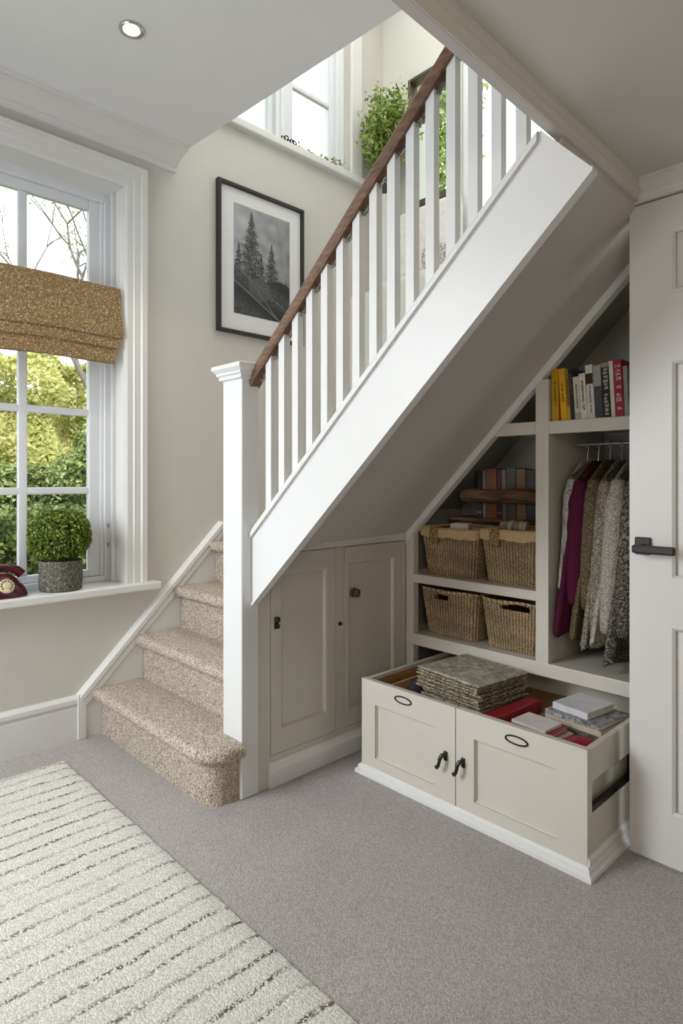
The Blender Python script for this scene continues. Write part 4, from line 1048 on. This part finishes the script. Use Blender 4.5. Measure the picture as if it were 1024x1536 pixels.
obj('fold', slab([(-3.044, 1.94), (-3.024, 1.93), (-3.020, 1.88), (-3.023, 1.842), (-3.034, 1.838), (-3.044, 1.86)], -0.114, 1.318, 0.001), 'blind', t, smooth=True)
bm = BM()
for y in (1.352, -0.108): tube(bm, [(-3.034, y, 2.2), (-3.034, y, 2.743)], 0.0012, 5)
obj('lift_cords', bm, 'trim', t)

# ================================================================== FRAMED PICTURE
t = thing('framed_picture', 'black framed grey photograph of pine trees on the cream stair wall', 'picture', (XW+0.012, 2.24, 2.108))
py0, py1, pz0, pz1 = 1.918, 2.556, 2.105, 2.977
bm = BM()
pf = [(0.0, 0.0), (0.030, 0.0), (0.032, 0.004), (0.032, 0.018), (0.022, 0.022), (0.0, 0.022)]
sweep(bm, pf, [((XW+0.001, y, z), (1, 0, 0), (0, sy, sz)) for y, z, sy, sz in ((py0, pz0, 1, 1), (py1, pz0, -1, 1), (py1, pz1, -1, -1), (py0, pz1, 1, -1), (py0, pz0, 1, 1))], cap=False)
obj('frame', bm, 'black', t)
bm = BM(); box(bm, XW+0.004, XW+0.014, py0+0.018, py1-0.018, pz0+0.018, pz1-0.018); obj('mount', bm, 'mat', t)
gw, gh = 130, 200
iy0, iy1, iz0, iz1 = 2.032, 2.448, 2.228, 2.872
rng = np.random.default_rng(11)
U, Vv = np.meshgrid(np.linspace(0, 1, gw), np.linspace(0, 1, gh))
def sm(a, k):
    for _ in range(k): a = (a+np.roll(a, 1, 0)+np.roll(a, -1, 0)+np.roll(a, 1, 1)+np.roll(a, -1, 1))/5
    return a
cloud = sm(rng.normal(0, 1, (gh, gw)), 60); cloud /= np.abs(cloud).max()
img = 0.20+0.13*(1-U)+0.10*cloud+0.05*Vv
fine = rng.random((gh, gw)); fleck = sm(fine, 1)
ground = 0.44-0.10*U+0.03*np.sin(U*9)
for tx, top, k, bs in ((0.30, 0.97, 0.40, 0.36), (0.66, 0.73, 0.36, 0.16), (0.08, 0.66, 0.30, 0.34), (0.47, 0.60, 0.34, 0.30), (0.93, 0.42, 0.25, 0.14)):
    saw = 1+0.22*np.sin(Vv*80+9*U+tx*20)+1.5*(fleck-0.5)+0.6*(fine-0.5)
    wd = np.clip(top-Vv, 0, 1)*k*saw+0.004
    msk = (np.abs(U-tx) < wd) & (Vv < top) & (Vv > bs-0.06)
    img = np.where(msk, 0.006+0.42*fleck**3.6+0.10*fine*(fine > 0.88), img)
gm = Vv < ground
img = np.where(gm & ~((np.abs(U-0.30) < 0.25) & (Vv > 0.40)), 0.012+0.26*fleck**2.8*(0.5+0.5*np.sin(Vv*20+U*5)), img)
for a, b_, w_ in ((0.50, -0.62, 0.007), (0.30, -0.36, 0.008), (0.44, -0.34, 0.005)):
    img = np.where(gm & (np.abs(Vv-(a+b_*U)) < w_), 0.10+0.10*fine, img)
img = np.where((Vv < 0.42) & (np.abs((U-0.45)/0.2)**2+np.abs((Vv-0.26)/0.11)**2 < 1), img*0.5+0.05, img)
me = bpy.data.meshes.new('print')
V3 = np.stack([np.full(gw*gh, XW+0.0155), (iy0+(iy1-iy0)*U).ravel(), (iz0+(iz1-iz0)*Vv).ravel()], 1)
idx = np.arange(gw*gh).reshape(gh, gw)
F = np.stack([idx[:-1, :-1], idx[:-1, 1:], idx[1:, 1:], idx[1:, :-1]], -1).reshape(-1, 4)
me.from_pydata(V3.tolist(), [], F.tolist()); me.update()
g = np.clip(img, 0, 1).ravel()[:, None]*np.array([[1.0, 1.01, 1.03]])
colattr(me, g); obj('print', me, 'attr', t, label='black and white picture of pine trees and logs')

# ================================================================== ON THE WINDOW SILL
t = thing('potted_topiary', 'clipped round boxwood ball in a grey stone pot on the window sill', 'plant', (-3.07, 1.078, 0.7225))
bm = BM(); lathe(bm, [(0.0, 0.0), (0.086, 0.0), (0.094, 0.006), (0.097, 0.05), (0.097, 0.138), (0.094, 0.143), (0.088, 0.143), (0.086, 0.125), (0.0, 0.125)], (-3.07, 1.078, 0.7225), 40)
pt = obj('pot', bm, 'stone', t, smooth=True)
bm = BM(); lathe(bm, [(0.0, 0.124), (0.085, 0.124), (0.083, 0.131), (0.0, 0.133)], (-3.07, 1.078, 0.7225), 24); obj('soil', bm, 'soil', t)
bm = BM(); tube(bm, [(-3.07, 1.078, 0.85), (-3.068, 1.08, 0.90), (-3.07, 1.078, 0.98)], [0.009, 0.008, 0.006], 8); obj('stem', bm, 'bark', t)
me = ball_leaves((-3.065, 1.078, 0.985), (0.142, 0.146, 0.132), 6500, 0.0085, 2, 0.78, 0.05); fo = obj('foliage', me, 'leaf_box', t, origin=(-3.065, 1.078, 0.985))
bm = BM(); bmesh.ops.create_icosphere(bm, subdivisions=3, radius=0.108, matrix=Matrix.Translation((-3.065, 1.078, 0.985))); obj('dark_core', bm, 'core', fo)  # dark solid sphere added behind the leaves to fill their gaps
t = thing('telephone', 'vintage maroon dial telephone on the window sill left of the topiary', 'telephone', (-3.065, 0.80, 0.7225))
bm = BM(); rg = []
for f, e in ((0, 1.0), (0.06, 1.03), (0.2, 1.0), (0.45, 0.90), (0.65, 0.76), (0.82, 0.60), (0.94, 0.46), (1.0, 0.30)):
    ring = []
    for k in range(40):
        a = 2*PI*k/40; ca, sa = math.cos(a), math.sin(a)
        ring.append(bm.verts.new((-3.065+0.078*e*math.copysign(abs(ca)**0.6, ca)-0.012*f, 0.80+0.118*e*math.copysign(abs(sa)**0.7, sa), 0.7227+0.105*f)))
    rg.append(ring)
for a, b_ in zip(rg, rg[1:]):
    for k in range(40): bm.faces.new((a[k], a[(k+1) % 40], b_[(k+1) % 40], b_[k]))
bm.faces.new(rg[0][::-1]); bm.faces.new(rg[-1]); bd = obj('body', bm, 'maroon', t, smooth=True)
dm = Matrix.Translation((-3.003, 0.822, 0.777)) @ Matrix.Rotation(math.radians(62), 4, 'Y')
bm = BM(); lathe(bm, [(0.0, 0.010), (0.012, 0.010), (0.013, 0.007), (0.030, 0.006), (0.033, 0.0), (0.033, -0.018), (0.0, -0.018)], (0, 0, 0), 32)
for v in bm.verts: v.co = dm @ v.co
dl_ = obj('dial', bm, 'cream', t, smooth=True, label='cream rotary dial')
bm = BM()
for k in range(10):
    a = 2*PI*k/12+0.6; lathe(bm, [(0.0, 0.0072), (0.0042, 0.0072), (0.0042, 0.004), (0, 0.004)], (0.0222*math.cos(a), 0.0222*math.sin(a), 0), 10)
for v in bm.verts: v.co = dm @ v.co
obj('finger_holes', bm, 'bronze', dl_)
bm = BM(); tube(bm, [(-3.08, 0.680, 0.822), (-3.08, 0.70, 0.842), (-3.08, 0.76, 0.853), (-3.08, 0.84, 0.853), (-3.08, 0.885, 0.836), (-3.08, 0.905, 0.815)], [0.022, 0.020, 0.013, 0.013, 0.020, 0.022], 14); obj('handset', bm, 'maroon', t, smooth=True)

# ================================================================== UP THE STAIRWELL
t = thing('window_bench', 'white upholstered bench with a rounded back below the dark framed window', 'bench', (-2.5, 3.2, 2.52))
bm = BM(); box(bm, -2.84, -2.30, 3.10, 3.33, 2.5205, 2.60, 0.01); obj('base', bm, 'trim', t)
bm = BM(); box(bm, -2.84, -2.30, 3.215, 3.325, 2.635, 3.085, 0.04, 4); obj('backrest', bm, 'uphol', t, smooth=True)
bm = BM(); box(bm, -2.82, -2.32, 3.24, 3.32, 2.598, 2.64); obj('dark_gap_strip', bm, 'black', t)  # black strip put in as the shaded gap under the backrest
bm = BM()
r = bmesh.ops.create_uvsphere(bm, u_segments=28, v_segments=16, radius=1.0)
for v in r['verts']:
    p = v.co.copy(); v.co = Vector((-2.42+0.095*math.copysign(abs(p.x)**0.6, p.x), 3.155+0.045*p.y, 2.682+0.078*math.copysign(abs(p.z)**0.6, p.z)))
obj('scatter_cushion', bm, speckle('speckled_cushion', [(0.3, s2l(150, 145, 138)), (0.6, s2l(226, 222, 216))], 160), None, 'small speckled white cushion on the landing bench', 'cushion', smooth='all')

t = thing('potted_fern', 'tall leafy green plant in a white planter in the stairwell corner', 'plant', (-2.87, 3.17, 2.52))
bm = BM(); lathe(bm, [(0.0, 0.0), (0.055, 0.0), (0.060, 0.02), (0.085, 0.70), (0.088, 0.72), (0.080, 0.72), (0.077, 0.69), (0, 0.69)], (-2.93, 3.235, 2.5205), 32); obj('planter', bm, 'white', t, smooth=True)
rng = np.random.default_rng(8); allp = []; alln = []
bm = BM(); rr = random.Random(12)
for k in range(26):
    a = rr.uniform(0, 2*PI); rad = rr.uniform(0.04, 0.27); hh = rr.uniform(0.28, 0.66)
    if k % 3: a = rr.uniform(-1.4, 0.5)
    end = Vector((-2.93+0.10+rad*math.cos(a), 3.235-0.12+rad*math.sin(a)*0.6, 3.24+hh))
    end.x = max(end.x, -2.97); end.y = min(end.y, 3.29)
    pts = []
    for j in range(9):
        f = j/8; p = Vector((-2.93, 3.235, 3.21)).lerp(end, f); p.z += 0.10*math.sin(f*PI); pts.append(p)
    tube(bm, pts, [0.004*(1-0.7*j/8) for j in range(9)], 5)
    for j in range(4, 9):
        n = 40
        allp.append(np.array(pts[j])+rng.normal(0, 0.038, (n, 3))); alln.append(rng.normal(0, 1, (n, 3))+[0.3, -0.3, 0.5])
P = np.concatenate(allp); Q = np.concatenate(alln); P[:, 0] = np.maximum(P[:, 0], -3.0); P[:, 1] = np.minimum(P[:, 1], 3.30)
obj('stems', bm, 'bark', t)
obj('foliage', leaf_mesh(P, Q/np.linalg.norm(Q, axis=1, keepdims=True), 0.018, rng, 0.5, 0.5), 'leaf_fern', t)
# trailing sprig and small ornament on the upper sill
t = thing('trailing_sprig', 'small trailing leafy sprig lying along the upper stairwell window sill', 'sprig', (-3.02, 2.74, 3.363))
bm = BM(); pts = [(-3.04, 2.52, 3.368), (-3.02, 2.62, 3.374), (-3.03, 2.72, 3.376), (-3.01, 2.82, 3.380), (-3.02, 2.92, 3.40)]
tube(bm, pts, 0.002, 5); obj('stem', bm, 'bark', t)
pp = np.concatenate([np.array(pts[i])*(1-f)+np.array(pts[i+1])*f+rng.normal(0, [0.012, 0.012, 0.01], (9, 3))+[0, 0, 0.014] for i in range(4) for f in (0.1, 0.5, 0.9)])
obj('leaves', leaf_mesh(pp, np.tile([0.3, 0, 0.9], (len(pp), 1)), 0.012, rng, 0.6), 'leaf_fern', t)
bm = BM()
for k in range(5):
    c = (-3.015, 2.40+0.022*k, 3.385+0.006*math.sin(k*2)); tube(bm, [(c[0]+0.006*math.sin(q*PI/5)*((k % 2)*2-1), c[1]+0.016*math.cos(q*PI/5), c[2]+0.016*math.sin(q*PI/5)) for q in range(11)], 0.0035, 6)
obj('wire_ornament', bm, 'iron', None, 'small dark coiled wire ornament on the upper stairwell sill', 'ornament', smooth=True)

# ================================================================== GARDEN
bm = BM(); box(bm, -30, -3.3, -12, 20, -0.3, -0.12); struct('lawn', bm, 'lawn')
bm = BM(); box(bm, -3.3, 4, 3.52, 20, -0.3, -0.12); struct('lawn', bm, 'lawn')
def hedge(name, x0, x1, y0, y1, ztop, n, size, mat, label, seed, wob=0.10):
    rng = np.random.default_rng(seed)
    t = thing(name, label, 'hedge', ((x0+x1)/2, (y0+y1)/2, -0.12))
    bm = BM(); box(bm, x0+0.12, x1-0.14-0.8*wob*(wob > 0.2), y0+0.12, y1-0.12, -0.12, ztop-0.14-0.6*wob*(wob > 0.2), 0.06); obj('inner_core', bm, 'core_light' if mat == 'leaf_light' else 'core', t)  # solid block added behind the leaves to fill their gaps
    f = rng.random(n); face = rng.random(n) < 0.72
    y = rng.uniform(y0, y1, n); zz = rng.uniform(-0.1, ztop, n); xx = rng.uniform(x0, x1, n)
    bul = wob*(np.sin(y*3.1+seed)+np.sin(zz*5+y*1.7)+np.sin(y*7.3))/3
    P = np.where(face[:, None], np.stack([x1+bul-0.07*rng.random(n), y, zz], 1), np.stack([xx, y, ztop+bul*0.6-0.06*rng.random(n)], 1))
    Q = np.where(face[:, None], np.array([[1.0, 0, 0.3]]), np.array([[0.2, 0, 1.0]]))
    obj('foliage', leaf_mesh(P, Q, size, rng, 0.6), mat, t)
hedge('clipped_hedge', -6.4, -5.5, -1.5, 5.5, 0.98, 22000, 0.028, 'leaf_hedge', 'low dark green clipped hedge just outside the window', 1)
hedge('clipped_hedge', -8.6, -7.6, -2.5, 8, 1.42, 22000, 0.038, 'leaf_hedge', 'second dark clipped hedge standing behind the low one in the garden', 2)
hedge('tall_hedge', -12.5, -11.2, -0.5, 7, 3.3, 46000, 0.055, 'leaf_light', 'tall sunny yellow-green hedge at the back of the garden', 3, 0.5)
def shrub(name, c, rad, n, size, mat, label, seed):
    t = thing(name, label, 'shrub', (c[0], c[1], -0.12))
    bm = BM(); tube(bm, [(c[0], c[1], -0.12), (c[0]+0.03, c[1], c[2]*0.5), (c[0], c[1], c[2])], [0.05, 0.04, 0.02], 8); obj('trunk', bm, 'bark', t)
    obj('foliage', ball_leaves(c, rad, n, size, seed, 0.4, 0.25), mat, t)
shrub('round_shrub', (-7.0, 2.95, 1.30), (0.46, 0.5, 0.60), 7000, 0.032, 'leaf_hedge', 'round dark shrub beyond the low hedge at the right of the window', 31)
def tree(name, base, h, seed, label, mat, nleaf, spread=0.55, lsz=0.04, lean=(0, 0), rscale=1.0, depth=6):
    rr = random.Random(seed); t = thing(name, label, 'tree', base); bm = BM(); tips = []
    def grow(p, d, L, r, k):
        n = 5; pts = [p]; q = p.copy(); dd = d.copy()
        for i in range(n):
            dd = (dd+Vector((rr.uniform(-1, 1), rr.uniform(-1, 1), rr.uniform(-0.4, 0.6)))*0.16).normalized(); q = q+dd*L/n; pts.append(q.copy())
        tube(bm, pts, [r*(1-0.45*i/n) for i in range(n+1)], 5 if k < 3 else 7, cap=False)
        if k <= 3: tips.extend([tuple(x) for x in pts[1:]])
        if k == 0: return
        for _ in range(rr.choice((2, 3, 3))):
            nd = (dd+Vector((rr.uniform(-1, 1), rr.uniform(-1, 1), rr.uniform(-0.5, 0.7)))*spread*1.6).normalized()
            grow(pts[rr.choice((3, 4, 5, 5))], nd, L*rr.uniform(0.62, 0.82), r*0.60, k-1)
    grow(Vector(base), Vector((lean[0], lean[1], 1)).normalized(), h*0.34, h*0.022*rscale, depth)
    obj('branches', bm, 'bark', t, smooth='all')
    rng = np.random.default_rng(seed); T = np.array(tips)
    P = T[rng.integers(0, len(T), nleaf)]+rng.normal(0, 0.12, (nleaf, 3)); obj('foliage', leaf_mesh(P, rng.normal(0, 1, (nleaf, 3)), lsz, rng, 0.3), mat, t)
tree('garden_tree', (-9.0, 4.4, -0.12), 7.6, 4, 'bare branching garden tree with sparse pale leaves outside the window', 'leaf_fern', 1800, 0.6, 0.026, rscale=0.7)
tree('garden_tree', (-9.6, 1.2, -0.12), 7.6, 9, 'second sparse garden tree further left outside the window', 'leaf_fern', 1800, 0.6, 0.026, rscale=0.7)
shrub('tall_shrub', (-3.52, 4.55, 4.40), (0.46, 0.38, 0.85), 5200, 0.030, 'leaf_fern', 'tall pale green shrub outside the dark framed stairwell window', 77)

# ================================================================== CAMERA, LIGHT, WORLD
cd = bpy.data.cameras.new('camera'); cam = bpy.data.objects.new('camera', cd); C.objects.link(cam)
cam.location = (0, 0, 1.25); cam.rotation_euler = (PI/2, 0, math.atan2(0.72, 0.693))
cd.sensor_fit = 'HORIZONTAL'; cd.sensor_width = 36; cd.lens = 36*921/1024; cd.shift_y = -48/1024
cd.clip_start = 0.05; cd.clip_end = 200
bpy.context.scene.camera = cam
w = bpy.data.worlds.new('sky'); bpy.context.scene.world = w; w.use_nodes = True
nt = w.node_tree; bg = nt.nodes['Background']
tc = nt.nodes.new('ShaderNodeTexCoord'); sx = nt.nodes.new('ShaderNodeSeparateXYZ'); nt.links.new(tc.outputs['Generated'], sx.inputs[0])
r = ramp(nt, [(0.0, (0.75, 0.78, 0.72)), (0.5, (0.95, 0.97, 1.0)), (1.0, (0.86, 0.92, 1.0))])
mr = N(nt, 'ShaderNodeMapRange'); mr.inputs['From Min'].default_value = -1; nt.links.new(sx.outputs['Z'], mr.inputs['Value']); nt.links.new(mr.outputs[0], r.inputs['Fac'])
nt.links.new(r.outputs['Color'], bg.inputs['Color']); bg.inputs['Strength'].default_value = 2.1
def area(name, loc, to, sx_, sy_, e, col):
    l = bpy.data.lights.new(name, 'AREA'); l.shape = 'RECTANGLE'; l.size = sx_; l.size_y = sy_; l.energy = e; l.color = col
    o = bpy.data.objects.new(name, l); C.objects.link(o); o.location = loc
    o.rotation_euler = (Vector(to)-Vector(loc)).to_track_quat('-Z', 'Y').to_euler(); return o
l = bpy.data.lights.new('sun', 'SUN'); l.energy = 3.6; l.angle = 0.03; l.color = (1, 0.95, 0.85)
o = bpy.data.objects.new('sun', l); C.objects.link(o); o.rotation_euler = Vector((-0.75, 0.35, -0.9)).to_track_quat('-Z', 'Y').to_euler()
area('rear_window_light', (-2.45, -1.5, 2.0), (-2.0, 1.2, 0.35), 1.0, 1.6, 32, (0.90, 0.95, 1.0)).data.spread = 1.9
area('ceiling_lamp_light', (0.7, -0.6, 2.15), (-0.6, 1.2, 0.4), 0.5, 0.5, 9, (1.0, 0.80, 0.60))
area('stairwell_fill_light', (-1.9, 2.4, 4.85), (-1.9, 2.4, 0), 1.8, 1.2, 24, (1.0, 0.99, 0.965))  # unseen lamp added to brighten the stairwell from above
area('room_fill_light', (1.7, -1.2, 1.7), (-3.0, 1.1, 1.7), 1.6, 1.2, 12, (1.0, 0.94, 0.86))
area('ceiling_fill_light', (-1.3, -1.7, 0.9), (-2.2, 0.9, 3.0), 1.0, 0.8, 13, (0.94, 0.97, 1.0)).data.spread = 2.2  # unseen upward lamp added to brighten the left ceiling
l = bpy.data.lights.new('downlight_lamp', 'SPOT'); l.energy = 14; l.spot_size = 1.9; l.spot_blend = 0.6; l.color = (1, 0.84, 0.62); l.shadow_soft_size = 0.05
o = bpy.data.objects.new('downlight_lamp', l); C.objects.link(o); o.location = (-2.278, 1.064, 2.96)
vs = bpy.context.scene.view_settings
vs.view_transform = 'Standard'; vs.look = 'None'; vs.exposure = 0.2; vs.gamma = 1.0
